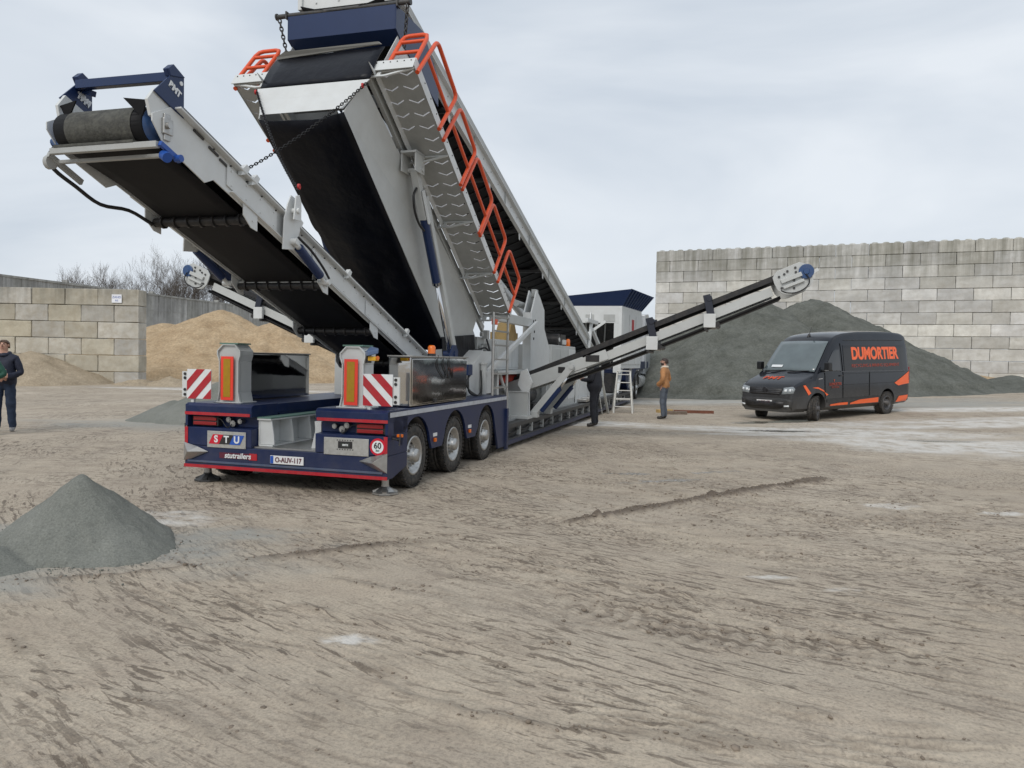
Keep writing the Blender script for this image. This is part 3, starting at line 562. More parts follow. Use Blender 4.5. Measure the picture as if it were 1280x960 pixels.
for s in (-1, 1):
    b = MB(); xa = s*RW
    b.box((xa-s*.045, -.257, .45), (xa, -.2515, .69)); b.build('red_stripe', RED, tail)
    # tail lamp cluster in the recess
    b = MB(); xa, xb = sorted((s*1.30, s*.93)); b.box((xa, -.19, .705), (xb, -.1, .83)); lamp = b.build('lamp_housing', BLACK, tail, .006)
    for z0, z1 in ((.715, .758), (.772, .822)):
        b = MB(); b.box((xa+.02, -.205, z0), (xb-.02, -.19, z1)); b.build('tail_light', REDL, tail, .006)
    b = MB()
    for q, (cx, cz, r) in enumerate(((s*.74, .745, .038), (s*.80, .79, .034), (s*.64, .775, .03))):
        b.cyl((cx, -.17, cz), (cx, -.1, cz), r, 14); b.cyl((cx, -.178, cz), (cx, -.17, cz), r*.6, 10)
        for a in range(6): b.cyl((cx+r*.72*math.cos(a*1.047), -.176, cz+r*.72*math.sin(a*1.047)), (cx+r*.72*math.cos(a*1.047), -.168, cz+r*.72*math.sin(a*1.047)), .005, 6)
    b.build('coupling_socket', STEELM, tail)
    b = MB(); b.hose([(s*.74, -.17, .745), (s*.78, -.22, .70), (s*.88, -.2, .79), (s*1.0, -.21, .835), (s*.9, -.22, .95)], .006, 6); b.build('cable', CABLE, tail)
    # pressed steel corner guard
    b = MB(); c = s*RW
    P_ = [(c+s*.004, -.262, .28), (c+s*.004, -.262, .50), (c-s*.20, -.275, .455), (c-s*.34, -.262, .40), (c-s*.10, -.262, .30)]
    apex = (c-s*.13, -.37, .40)
    for i in range(5): b.add([P_[i], P_[(i+1) % 5], apex], [(0, 1, 2)])
    b.build('corner_guard', STEELM, tail, solid=.006)
    # jack leg with foot plate
    b = MB(); jx = s*1.22; b.cyl((jx, 0, .07), (jx, 0, .36), .045, 14); jk = b.build('jack', STEELM, PL)
    b = MB(); b.lathe((jx, 0, 0), (0, 0, 1), [(0, .0), (.16, .0), (.16, .02), (.12, .03), (.05, .085), (.05, .1), (0, .1)], 8, False)
    for a in range(4): b.beam((jx+.05*math.cos(a*1.57+.4), .05*math.sin(a*1.57+.4), .06), (jx+.14*math.cos(a*1.57+.4), .14*math.sin(a*1.57+.4), .025), .05, .03)
    b.build('foot_plate', STEELM if s > 0 else DARKM, jk)
    # marker lamp on a stalk
    b = MB(); b.tube([(s*1.36, -.12, .66), (s*1.42, -.12, .65), (s*1.45, -.13, .66)], .012, 6); b.tube([(s*1.45, -.13, .58), (s*1.46, -.13, .72)], .009, 6); mk = b.build('marker_stalk', DARKM, PL)
    b = MB(); b.box((s*1.40, -.1, .675), (s*1.47, -.06, .71)); b.build('marker_lamp', AMBER, mk, .006)
def panel(x0, x1, z0, z1, material, y=-.262, name='name_panel'):
    b = MB(); b.box((x0, y, z0), (x1, -.2515, z1))
    for px_ in np.linspace(x0+.02, x1-.02, 4):
        for pz in (z0+.012, z1-.012): b.cyl((px_, y-.004, pz), (px_, y, pz), .006, 6)
    return b.build(name, material, tail, .003)
pn = panel(-1.03, -.49, .455, .655, SPLATE)
for i, (c, x) in enumerate(((SIGNR, -.90), (BLACK, -.755), (SIGNB, -.61))):
    b = MB(); sh = .03; b.plate([(x-.075-sh, -.267, .50), (x+.072-sh, -.267, .50), (x+.072+sh, -.267, .615), (x-.075+sh, -.267, .615)], (0, .0035, 0)); b.build('badge_tile', mat('badge_red', (.55, .01, .03), .35, var=.04) if i == 0 else c, tail)
    text('lettering', 'STU'[i], .115, frame4((x, -.2685, .557), (1, 0, 0), (0, 0, 1)), SIGNW, tail, bold=.004)
pn2 = panel(.56, 1.13, .455, .655, SPLATE, name='access_panel')
b = MB(); b.box((.745, -.266, .535), (.925, -.2625, .615)); b.build('viewing_window', BLACK, tail); b = MB(); b.box((.785, -.27, .55), (.895, -.2665, .598)); b.build('gauge', mat('dark_display', (.05, .055, .05), .2), tail)
text('lettering', 'SMITS', .028, frame4((.84, -.272, .574), (1, 0, 0), (0, 0, 1)), SIGNW, tail, bold=.001)
b = MB()
for i in range(7):
    for zz in (.522, .628): b.cyl((.735+i*.033, -.267, zz), (.735+i*.033, -.262, zz), .007, 6)
b.build('bolt_ring', DARKM, tail)
# speed disc
b = MB(); b.cyl((1.245, -.262, .572), (1.245, -.2515, .572), .098, 32); sdk = b.build('speed_disc', mat('badge_red', (.55, .01, .03)), tail)
b = MB(); b.cyl((1.245, -.2655, .572), (1.245, -.2622, .572), .072, 32); b.build('disc_face', SIGNW, tail)
text('lettering', '60', .095, frame4((1.245, -.269, .585), (1, 0, 0), (0, 0, 1)), BLACK, tail, bold=.001); text('lettering', 'km', .035, frame4((1.245, -.268, .532), (1, 0, 0), (0, 0, 1)), GREEN, tail, bold=.001)
# name strip and plate
b = MB(); b.box((-.44, -.258, .325), (-.335, -.2515, .405)); b.build('red_flag', RED, tail)
b = MB(); b.box((-.86, -.256, .33), (-.44, -.2515, .4)); b.build('name_strip', mat('dull_maroon', (.10, .012, .03), .4), tail)
text('lettering', 'stutrailers', .092, frame4((-.60, -.2605, .366), (1, 0, 0), (0, 0, 1)), SIGNW, tail, bold=.002, shear=.15, squeeze=.98)
b = MB(); b.box((-.145, -.272, .305), (.30, -.258, .402)); b.build('number_plate', mat('plate_white', (.75, .75, .75), .35, var=.03), tail, .003); b = MB(); b.box((-.14, -.275, .309), (-.10, -.2725, .398)); b.build('plate_band', SIGNB, tail)
text('lettering', 'O-AUV-117', .083, frame4((.10, -.275, .352), (1, 0, 0), (0, 0, 1)), mat('plate_maroon', (.10, .004, .02), .4), tail, bold=.0012, squeeze=.86)
# ---- slot: floor, inner walls, white stop boxes
b = MB(); b.box((-.415, -.2, .467), (.435, 1.9, .485)); b.build('slot_floor', STEELM, PL)
b = MB()
b.box((-.41, -.12, .487), (-.39, 1.62, .80)); b.box((-.388, -.14, .487), (-.20, 1.60, .505)); b.box((-.41, -.15, .802), (-.22, 1.62, .822))
for yy in (-.12, .30, .72, 1.14, 1.56): b.plate([(-.388, yy, .507), (-.19, yy, .507), (-.20, yy, .62), (-.23, yy, .80), (-.388, yy, .80)], (0, .02, 0))
b.build('stop_box', WHITE, PL, .003)
b = MB(); b.box((-.405, -.155, .824), (-.215, 1.6, .838)); b.build('rubber_pad', GREEN, PL)
b = MB(); b.plate([(.40, -.05, .485), (.27, -.05, .485), (.32, -.05, .70), (.31, -.05, .81), (.40, -.05, .81)], (0, .9, 0)); b.build('stop_box', WHITE, PL, .004)
# ---- deck behind the tail, side skirts with wheel arches
WY = (.58, 1.95, 3.37)
b = MB(); b.box((-RW+.02, .305, .86), (-.42, 4.45, .98)); b.box((.44, .305, .86), (RW-.02, 4.45, .98)); b.box((-.43, 1.95, .5), (.45, 4.45, .97)); b.box((-.75, .35, .35), (-.425, 4.4, .858)); b.box((.445, .35, .35), (.75, 4.4, .858)); b.build('deck', NAVY, PL, .006)
for s in (-1, 1):
    b = MB(); xo = s*RW;
    pts = [(-.247, .97), (-.247, .705), (.06, .60)]
    for cy in WY:
        for a in np.linspace(166, 14, 13): pts.append((cy+.445*math.cos(R(a)), .44+.43*math.sin(R(a))))
        if cy != WY[-1]: pts += [(cy+.50, .42), (cy+.86, .42)]
    pts += [(4.02, .10), (4.45, .10), (4.45, .97)]
    b.plate(yz(xo, pts), (-s*.035, 0, 0))
    sk = b.build('side_skirt', NAVY, PL, .004)
    b = MB(); b.box((xo+s*.003, -.2, .905), (xo+s*.009, 4.43, .96)); b.build('silver_stripe', mat('silver_tape', (.55, .58, .63), .35, .3, var=.06, dirt=.3), sk)
    for cy in WY:      # dark round mudguard above each wheel
        b = MB(); ar = [(.44*math.cos(R(a)), .44+.425*math.sin(R(a))) for a in np.linspace(170, 10, 13)]
        b.grid([[(xo-s*.04, cy+y_, z_) for y_, z_ in ar], [(xo-s*.62, cy+y_, z_) for y_, z_ in ar]]); b.build('mudguard', BLACK, sk, solid=.01)
    for q in range(2):
        b = MB(); y0 = WY[q]+.55; b.box((xo+s*.001, y0, .50), (xo+s*.03, y0+.05, .55)); b.build('side_marker', AMBER, sk, .005); b = MB(); b.box((xo+s*.001, y0-.02, .57), (xo+s*.008, y0+.11, .615)); b.build('data_plate', SIGNW, sk)
    b = MB(); b.plate([(s*RW, 4.45, .10), (s*.98, 4.45, .10), (s*.98, 4.45, .9), (s*RW, 4.45, .9)], (0, .03, 0)); b.box((s*1.40, 4.38, .05), (s*1.34, 4.47, .75)); b.build('mud_flap', NAVY, PL)
# ---- wheels
def wheel_meshes(Rt, w, nb, rimr, dual=False):
    a = MB(); h = w/2
    a.lathe((0, 0, 0), (1, 0, 0), [(rimr, -h*.85), (rimr+.02, -h*.97), (Rt*.80, -h*1.03), (Rt*.93, -h*.98), (Rt*.985, -h*.86), (Rt, -h*.6), (Rt, -h*.22), (Rt-.012, -h*.2), (Rt-.012, -h*.12), (Rt, -h*.1), (Rt, h*.1), (Rt-.012, h*.12), (Rt-.012, h*.2), (Rt, h*.22), (Rt, h*.6), (Rt*.985, h*.86), (Rt*.93, h*.98), (Rt*.80, h*1.03), (rimr+.02, h*.97), (rimr, h*.85)], 40)
    for k in range(44):         # shoulder lugs
        t_ = k*2*math.pi/44
        for sg in (-1, 1):
            c = V((sg*h*.80, math.cos(t_)*(Rt-.004), math.sin(t_)*(Rt-.004))); tn = V((0, -math.sin(t_), math.cos(t_))); rd = V((0, math.cos(t_), math.sin(t_)))
            a.beam(c-V((.03*sg, 0, 0)), c+V((.035*sg, 0, 0)), .028, .018, up=rd)
    r = MB(); o = h*.95
    r.lathe((0, 0, 0), (1, 0, 0), [(rimr, -o), (rimr, o*.8), (rimr+.012, o), (rimr-.004, o+.008), (rimr-.03, o-.01), (rimr-.045, o-.07), (rimr*.62, o-.085), (rimr*.56, o-.05), (rimr*.40, o-.035), (rimr*.38, o+.02), (rimr*.33, o+.045), (rimr*.18, o+.055), (0, o+.055)], 36)
    for k in range(nb):
        t_ = k*2*math.pi/nb; c = (o-.045, math.cos(t_)*rimr*.50, math.sin(t_)*rimr*.50); r.cyl(c, (o-.012, c[1], c[2]), .016, 6)
    for k in range(10):
        t_ = (k+.5)*2*math.pi/10; c = (o-.0795, math.cos(t_)*rimr*.74, math.sin(t_)*rimr*.74); r.m(1).cyl(c, (o-.074, c[1], c[2]), .026, 10).m(0)
    return a, r
def put_wheel(parent, c, side, Rt, w, nb, rimr, steer=0., rimmat=None):
    key = ('wheel', Rt, w); a, r = wheel_meshes(Rt, w, nb, rimr)
    if key not in MATS:
        ra = r.build('wheel', [rimmat or ALU, BLACK], None, 0); ta = a.build('tyre', TYRE, None, 0); MATS[key] = (ra.data, ta.data)
        bpy.data.objects.remove(ra); bpy.data.objects.remove(ta)
    ro = inst(MATS[key][0], 'wheel', parent, c, (0, 0, (0 if side > 0 else math.pi)+steer)); inst(MATS[key][1], 'tyre', ro); return ro
for s in (-1, 1):
    for y in WY: put_wheel(PL, (s*1.20, y, .385), s, .39, .27, 10, .235)
b = MB()
for y in WY: b.cyl((-1.05, y, .385), (1.05, y, .385), .06, 10)
b.build('axle', DARKM, PL)
b = MB(); b.box((-.95, .34, .22), (-.45, 4.3, .35)); b.box((.45, .34, .22), (.95, 4.3, .35)); b.box((-.44, .5, .24), (.44, 4.3, .45))
for y in WY: b.box((-.8, y-.16, .16), (-.55, y+.16, .25)); b.box((.55, y-.16, .16), (.8, y+.16, .25))
b.build('suspension_dark_mass', BLACK, PL)  # black suspension bulk, added to deepen the dark under the trailer

# ---- rests for the folded conveyor, reflectors, hazard boards
for s, cx in ((-1, -.895), (1, .80)):
    b = MB(); y0, y1 = -.05, .22; h_ = 1.71
    prof = [(-.17, .99), (-.14, 1.12), (-.14, 1.50), (-.17, 1.58), (-.17, 1.63), (-.09, h_), (.09, h_), (.165, 1.63), (.165, 1.58), (.14, 1.50), (.14, 1.12), (.17, .99)]
    b.plate([(cx+p, y0+.03, z) for p, z in prof], (0, .02, 0))                                      # web, set back in a flanged frame
    for i in range(len(prof)-1):
        (pa, za), (pb, zb) = prof[i], prof[i+1]; d = V((pb-pa, 0, zb-za)); nn = V((d.z, 0, -d.x)).normalized()*-.014
        q = [(cx+pa, y0, za), (cx+pb, y0, zb), (cx+pb-nn.x, y0, zb-nn.z), (cx+pa-nn.x, y0, za-nn.z)]; b.plate(q, (0, y1-y0, 0))
    b.box((cx-.2, y0-.02, .986), (cx+.2, y1+.03, 1.0))
    rs = b.build('conveyor_rest', WHITE if s > 0 else GREY, PL, .003)
    b = MB(); b.box((cx-.10, y0-.012, 1.02), (cx+.075, y0-.002, 1.56)); rf = b.build('reflector_panel', SIGNR, rs); b = MB(); b.box((cx-.062, y0-.016, 1.06), (cx+.037, y0-.0125, 1.53)); b.build('reflector_core', SIGNY, rs)
    b = MB(); b.box((cx-.13, y0, h_+.001), (cx+.13, y1, h_+.018)); b.build('rubber_pad', GREEN, rs)
    # striped board
    x0, x1 = sorted((s*1.06, s*1.42)) if s < 0 else (1.0, 1.37); z0, z1 = 1.03, 1.395; yb_ = -.16
    if s < 0: x0, x1 = -1.41, -1.06
    b = MB(); b.box((x0, yb_, z0), (x1, yb_+.012, z1)); hb = b.build('hazard_board', SIGNW, PL, .003)
    W_, H_ = x1-x0, z1-z0; n_ = 0
    for k in (-1, 0, 1):      # diagonal bars clipped to the board
        c0 = k*.62+.03
        def clip(poly):
            res = []
            for ax, lim, sg in ((0, 0, 1), (0, 1, -1), (1, 0, 1), (1, 1, -1)):
                src = poly if ax == 0 and lim == 0 else res; res = []
                for i in range(len(src)):
                    A, B = src[i-1], src[i]; ia = (A[ax]-lim)*sg >= 0; ib = (B[ax]-lim)*sg >= 0
                    if ia != ib: tt = (lim-A[ax])/(B[ax]-A[ax]); res.append((A[0]+(B[0]-A[0])*tt, A[1]+(B[1]-A[1])*tt))
                    if ib: res.append(B)
                if not res: return []
            return res
        pp = clip([(c0-.2, -.2), (c0+.13, -.2), (c0+.13+1.4, 1.2), (c0-.2+1.4, 1.2)])
        if len(pp) < 3: continue
        if s > 0: pp = [(1-u_, v_) for u_, v_ in pp]
        b = MB(); b.plate([(x0+u_*W_, yb_-.004, z0+v_*H_) for u_, v_ in pp], (0, .003, 0)); b.build('red_bar', RED, hb)
    b = MB(); xe = x0-.005 if s < 0 else x1+.005
    b.box((xe, yb_+.01, z0+.02), (xe+s*.075, yb_+.03, z1-.03))
    for zz in (z0+.05, z0+.11, z1-.06, z1-.11): b.m(1).cyl((xe+s*.03, yb_-.002, zz), (xe+s*.03, yb_+.01, zz), .018, 10).m(0)
    b.box((min(x0, x1)+.05, yb_+.012, .985), (min(x0, x1)+.09, yb_+.05, z1)); b.build('board_bracket', [WHITE, BLACK], hb)
b = MB(); b.plate([(.955, -.03, 1.60), (1.03, -.12, 1.60), (1.13, -.05, 1.63), (1.08, .06, 1.64), (.97, .06, 1.66)], (0, 0, .055)); wlm = b.build('work_lamp', mat('lamp_blue_grey', (.10, .15, .27), .3), PL, .01); b = MB(); b.box((1.0, -.06, 1.545), (1.10, .04, 1.598)); b.build('lamp_body', YELLOW, wlm, .01); b = MB(); b.box((.95, -.02, 1.52), (1.0, .04, 1.66)); b.build('lamp_bracket', BLACK, wlm); b = MB(); b.cyl((1.1, -.02, 1.58), (1.115, -.025, 1.58), .025, 12); b.build('lamp_lens', AMBER, wlm)
# ---- stainless boxes
for s, y0, y1 in ((1, .44, 2.47), (-1, .52, 2.05)):
    b = MB(); xa, xb = s*1.03, s*1.325; b.box((xa, y0, .992), (xb, y1, 1.60)); bx = b.build('tool_box', STEEL, PL, .012, 3)
    b = MB(); b.box((xa-s*.01, y0-.02, 1.60), (xb+s*.02, y1+.02, 1.618)); b.build('lid', STEELM, bx, .003)
    b = MB(); b.box((xb+s*.001, y0+.03, 1.02), (xb+s*.012, y1-.03, 1.575)); b.build('door', STEEL, bx, .006)
    b = MB(); b.box((xb, y0+.36*(y1-y0), 1.01), (xb+s*.03, y0+.40*(y1-y0), 1.06)); b.build('latch', BLACK, bx)
b = MB(); b.cyl((.98, 1.95, 1.618), (.98, 1.95, 1.655), .06, 14); bc = b.build('beacon', BLACK, PL); b = MB(); b.lathe((.98, 1.95, 1.655), (0, 0, 1), [(.055, 0), (.055, .09), (.04, .115), (0, .12)], 16); b.build('beacon_lens', AMBER, bc)
b = MB()
for q in range(3): b.hose([(1.34, 1.3+q*.2, 1.63), (1.35, 1.25+q*.22, 1.5), (1.35, 1.4+q*.2, 1.38), (1.35, 1.55+q*.15, 1.32), (1.35, 1.6+q*.1, 1.45)], .006, 5)
b.build('loose_cable', CABLE, PL)
# ---- low bed between the axles and the gooseneck
b = MB()
for s in (-1, 1):
    b.box((s*1.12, 4.5, .13), (s*1.34, 22, .19)); b.box((s*1.12, 4.5, .36), (s*1.30, 22, .44)); b.box((s*1.16, 4.5, .19), (s*1.22, 22, .36))
for k in range(17): b.box((-1.12, 4.9+k, .22), (1.12, 5.02+k, .40))
lb = b.build('low_bed_frame', DARKM, PL, .004)
b = MB(); b.box((1.342, 4.5, .10), (1.36, 22, .17)); b.box((-1.36, 4.5, .10), (-1.342, 22, .17)); b.build('edge_rail', NAVY, lb)
b = MB()
for k in range(20): b.hose([(1.26, 4.8+k*.8, .30), (1.27, 5.2+k*.8, .25+.02*(k % 3)), (1.26, 5.6+k*.8, .31)], .016, 6)
b.build('hose_run', CABLE, lb)
b = MB()
for k in range(18): b.box((1.225, 4.7+k*.9, .19), (1.30, 4.74+k*.9, .36))
b.build('rib', GREYD, lb)
b = MB(); b.box((-1.05, 4.6, .41), (1.05, 21, .46)); b.build('bed_plate', GREYD, lb)
# ================================================================ rear conveyor
b = MB(); top = lambda y: 2.73-.365*y
YH, YL = -2.98, 2.95
for s in (-1, 1):
    xo = s*.53
    sec = [(YH+.12, top(YH)-.50), (YH+.0, top(YH)-.36), (YH+.0, top(YH)-.30), (YH+.22, top(YH+.22)-.10), (YL, top(YL)-.09), (YL, top(YL)-.39), (-2.22, top(-2.22)-.385), (-2.34, top(-2.34)-.48)]
    b.plate(yz(xo, sec), (s*.012, 0, 0))
    # top flange and lower flange, stiffener ribs
    b.beam((xo+s*.03, YH+.25, top(YH+.25)-.09), (xo+s*.03, YL, top(YL)-.09), .10, .018); b.beam((xo+s*.025, -2.0, top(-2)-.36), (xo+s*.025, YL, top(YL)-.37), .06, .012)
rc = b.build('rear_conveyor', WHITE, PL, .003)
for s in (-1, 1):
    xo = s*.545
    b = MB(); b.beam((s*.515, YH+.35, top(YH+.35)-.04), (s*.515, YL, top(YL)-.04), .025, .085); b.build('skirt_rubber', DARKM, rc)
    for (ya, yb_, z0, z1) in ((-2.05, -1.25, .14, .33), (-.55, .55, .14, .33), (.75, 1.75, .14, .33)):     # bolted cover plates
        b = MB(); b.plate(yz(xo, [(ya, top(ya)-z1), (yb_, top(yb_)-z1), (yb_, top(yb_)-z0), (ya, top(ya)-z0)]), (s*.012, 0, 0))
        for q in np.linspace(ya+.06, yb_-.06, 4):
            for zz in (z0+.03, z1-.03): b.cyl((xo+s*.012, q, top(q)-zz), (xo+s*.02, q, top(q)-zz), .009, 6)
        b.build('cover_plate', WHITE, rc, .003)
    b = MB()
    for q in np.linspace(YH+.5, YL-.3, 22): b.cyl((xo, q, top(q)-.12), (xo+s*.014, q, top(q)-.12), .008, 6)
    for q in (-2.5, -2.3, -2.15):
        b.beam((xo+s*.005, q, top(q)-.12-.1*(q+2.5)), (xo+s*.005, q+.13, top(q+.13)-.12-.1*(q+2.5)), .012, .02)
    b.build('bolt_row', DARKM, rc)
    for q in (-1.9, -1.74, -.95, .15, 1.9):        # lug plates on the flange
        b = MB(); b.plate(yz(xo+s*.01, [(q, top(q)-.15), (q+.09, top(q)-.12), (q+.13, top(q)-.06), (q+.08, top(q)-.03), (q+.02, top(q)-.08)]), (s*.05, 0, 0)); b.build('lug', WHITE, rc, .003)
    for q in (-1.72, -.35, .95, 2.1):              # hanger plates of the return rollers
        zz = top(q)-.37; b = MB(); b.plate(yz(s*.56, [(q-.10, zz+.06), (q+.12, zz-.02), (q+.12, zz-.19), (q+.02, zz-.17), (q-.10, zz-.07)]), (s*.01, 0, 0)); b.cyl((s*.57, q+.04, zz-.10), (s*.578, q+.04, zz-.10), .012, 8); b.build('roller_hanger', WHITE, rc)
for q in (-1.72, -.35, .95, 2.1):
    zz = top(q)-.37; b = MB(); b.cyl((-.55, q+.03, zz-.09), (.55, q+.03, zz-.09), .045, 12)
    for xx in np.linspace(-.45, .45, 7): b.cyl((xx-.012, q+.03, zz-.09), (xx+.012, q+.03, zz-.09), .062, 12)
    b.build('return_roller', BLACK, rc)
# belt: return strand below, carrying strand above, wrapped on the head drum
DY, DZ, DR = -2.84, 3.455, .15
b = MB(); path = []
path += [(y, top(y)-.41-.0*y) for y in np.linspace(2.9, -2.25, 14)]
path += [(DY-DR*math.sin(R(a))*1.0, DZ-DR*math.cos(R(a))) for a in np.linspace(20, 200, 12)]
path += [(y, top(y)-.10) for y in np.linspace(-2.6, 2.9, 12)]
b.grid([[(x, y, z-(.05*(1-(x/.46)**2) if i > 25 else 0)) for x in np.linspace(-.44, .44, 7)] for i, (y, z) in enumerate(path)]); b.build('belt', RUBBER, rc, solid=.014)
b = MB(); b.cyl((-.33, DY, DZ), (.34, DY, DZ), DR+.012, 36, cap=False); b.build('dusty_belt_face', BELT, rc)
b = MB(); b.cyl((-.45, DY, DZ), (-.33, DY, DZ), DR+.006, 32); b.cyl((.34, DY, DZ), (.445, DY, DZ), DR+.006, 32); b.build('drum', RUBBER, rc)
b = MB(); b.lathe((.43, DY, DZ), (1, 0, 0), [(DR+.0, 0), (DR-.01, .02), (DR*.6, .035), (.05, .05), (.05, .1), (0, .1)], 28); b.lathe((-.43, DY, DZ), (-1, 0, 0), [(DR-.01, 0), (DR-.02, .03), (.07, .05), (.06, .1), (0, .1)], 24); b.build('drum_end', BLUE, rc)
b = MB(); b.box((.50, DY-.04, DZ-.07), (.57, DY+.07, DZ+.06)); b.box((.52, DY-.02, DZ-.12), (.56, DY+.05, DZ+.10)); b.cyl((.47, DY, DZ), (.60, DY, DZ), .028, 12); b.build('bearing_block', STEELM, rc, .006)
b = MB(); b.box((-.57, DY-.05, DZ-.11), (-.48, DY+.08, DZ+.0)); b.cyl((-.60, DY, DZ-.08), (-.48, DY, DZ-.05), .045, 14); b.build('hydraulic_motor', BLUE, rc, .008)
b = MB(); b.hose([(-.57, DY-.02, DZ-.11), (-.60, DY-.05, DZ-.2), (-.60, DY+.0, DZ-.30), (-.58, DY+.2, DZ-.40), (-.60, DY+.5, DZ-.50), (-.555, DY+.8, DZ-.50), (-.548, DY+1.1, DZ-.58)], .018, 8); b.build('hydraulic_hose', CABLE, rc)
b = MB(); b.beam((-.50, YH+.02, 3.27), (.58, YH+.02, 3.27), .05, .05); b.beam((-.56, YH+.16, 3.22), (.56, YH+.16, 3.22), .04, .03); scp = b.build('belt_scraper', GREYD, rc, .004)
b = MB(); b.box((-.45, YH-.01, 3.295), (.36, YH+.05, 3.315)); b.build('scraper_blade', BELT, rc)
b = MB(); b.cyl((.585, YH+.08, 3.20), (.64, YH+.06, 3.17), .042, 14); b.beam((.60, YH+.02, 3.28), (.61, YH+.24, 3.19), .03, .04); b.cyl((.60, YH+.2, 3.20), (.66, YH+.2, 3.20), .03, 10); b.build('tension_handle', BLUE2, rc)
b = MB(); b.cyl((-.60, YH+.08, 3.20), (-.56, YH+.08, 3.20), .06, 12); b.beam((-.57, YH+.05, 3.26), (-.57, YH+.4, 3.10), .03, .05); b.build('scraper_arm', GREYD, rc)
b = MB()       # wedge plates on both sides of the head: navy folding frame with cross bar
for s in (-1, 1):
    dy = 0 if s > 0 else .12; dz = 0 if s > 0 else .06
    pl = [(-2.97+dy, 3.70+dz), (-2.79+dy, 3.88+dz), (-2.82+dy, 3.93+dz), (-2.76+dy, 3.985+dz), (-2.62+dy, 3.92+dz), (-2.62+dy, 3.63+dz-.05), (-2.72+dy, 3.61+dz)]
    b.plate(yz(s*.535, pl), (s*.014, 0, 0)); b.plate([(s*.50, y, z) for y, z in pl[1:5]], (s*.06, 0, 0))
b.beam((-.53, -2.66, 3.93), (.53, -2.74, 3.885), .07, .075); b.beam((-.53, -2.60, 3.90), (-.40, -2.62, 3.86), .05, .05); ff = b.build('folding_frame', NAVYC, rc, .004)
for s in (-1, 1):
    dy = 0 if s > 0 else .12; dz = 0 if s > 0 else .06; b = MB()
    for y, z in ((-2.75, 3.91), (-2.66, 3.86)): b.cyl((s*.548, y+dy, z+dz), (s*.556, y+dy, z+dz), .018, 10)
    b.build('pin_washer', SIGNW, rc)
    b = MB(); pw = [(-3.02+dy, 3.62+dz), (-2.94+dy, 3.73+dz), (-2.62+dy, 3.60+dz), (-2.6+dy, 3.40), (-2.98+dy, 3.50)]; b.plate(yz(s*.50, pw), (s*.03, 0, 0)); b.build('head_cheek', WHITE, rc, .003)
    b = MB(); b.plate([(s*.50, -3.0+dy, 3.62+dz), (s*.30, -3.03+dy, 3.64+dz), (s*.44, -2.98+dy, 3.49+dz)], (0, .012, 0)); b.build('deflector_rubber', RUBBER, rc)
    M_ = frame4((.5525, -2.755+.02, 3.785), (0, .85, -.42), (0, .42, .85)) if s > 0 else frame4((-.4985, -2.60, 3.86), (0, -.8, .40), (0, .40, .8))
    if s > 0: text('lettering', 'BMT', .075, M_, SIGNW, rc, bold=.004)
    else: text('lettering', 'BMT', .065, frame4((-.531, -2.58, 3.83), (0, -.85, .42), (0, .42, .85)), SIGNW, rc, bold=.004); text('lettering', 'BMT', .075, frame4((-.532, -2.60, 3.82), (0, .85, -.42), (0, .42, .85)) @ Matrix.Scale(-1, 4, (1, 0, 0)), SIGNW, rc, bold=.004)
b = MB(); b.beam((-.60, -.30, 2.42), (.60, -.30, 2.42), .10, .055)
for xx in (-.5, -.42, -.34, .42, .5): b.plate([(xx, -.34, 2.45), (xx, -.26, 2.45), (xx, -.27, 2.52), (xx, -.30, 2.54), (xx, -.33, 2.52)], (.012, 0, 0))
b.build('cross_bar', GREYD, rc, .003)
for s in (-1, 1):         # folding cylinders on both sides
    a_, c_ = V((s*.64, -1.04, 2.77)), V((s*.64, -.42, 2.42)); d = c_-a_
    b = MB(); b.cyl(a_+d*.12, a_+d*.82, .05, 14); cy_ = b.build('folding_cylinder', NAVYC, rc)
    b = MB(); b.cyl(a_, a_+d*.12, .03, 10); b.cyl(a_+d*.82, c_, .022, 10); b.cyl((s*.58, c_.y, c_.z), (s*.70, c_.y, c_.z), .03, 10); b.build('cylinder_rod', WHITE, rc)
    b = MB(); b.hose([a_+V((s*.02, .03, .06)), a_+d*.4+V((s*.03, .03, .09)), a_+d*.8+V((s*.03, .03, .08)), c_+V((s*.02, .05, .05))], .014, 7); b.build('hydraulic_hose', CABLE, rc)
    b = MB(); b.plate(yz(s*.60, [(-1.22, 2.68), (-1.02, 2.70), (-.90, 2.92), (-.94, 3.12), (-1.0, 3.24), (-1.08, 3.26), (-1.14, 3.16), (-1.2, 3.0)]), (s*.014, 0, 0)); b.plate(yz(s*.66, [(-1.12, 3.0), (-.98, 3.0), (-.98, 3.2), (-1.02, 3.27), (-1.08, 3.25)]), (s*.014, 0, 0)); b.cyl((s*.56, -1.05, 3.1), (s*.70, -1.05, 3.1), .03, 10); b.cyl((s*.56, -1.06, 2.78), (s*.68, -1.06, 2.78), .035, 10); b.build('lifting_lug', WHITE, rc, .003)
b = MB(); b.beam((-.62, -.62, 2.70), (-.62, -.36, 2.42), .08, .05); b.build('brace', NAVYC, rc)
# ================================================================ screen box tower
SL = -.633                                            # slope dz/dy of the walkways
wz = lambda y: 5.13+SL*(y-.5)
U_ = V((0, 1, SL)).normalized(); NP = V((1, 0, 0)).cross(U_)     # down-slope direction and its upward normal
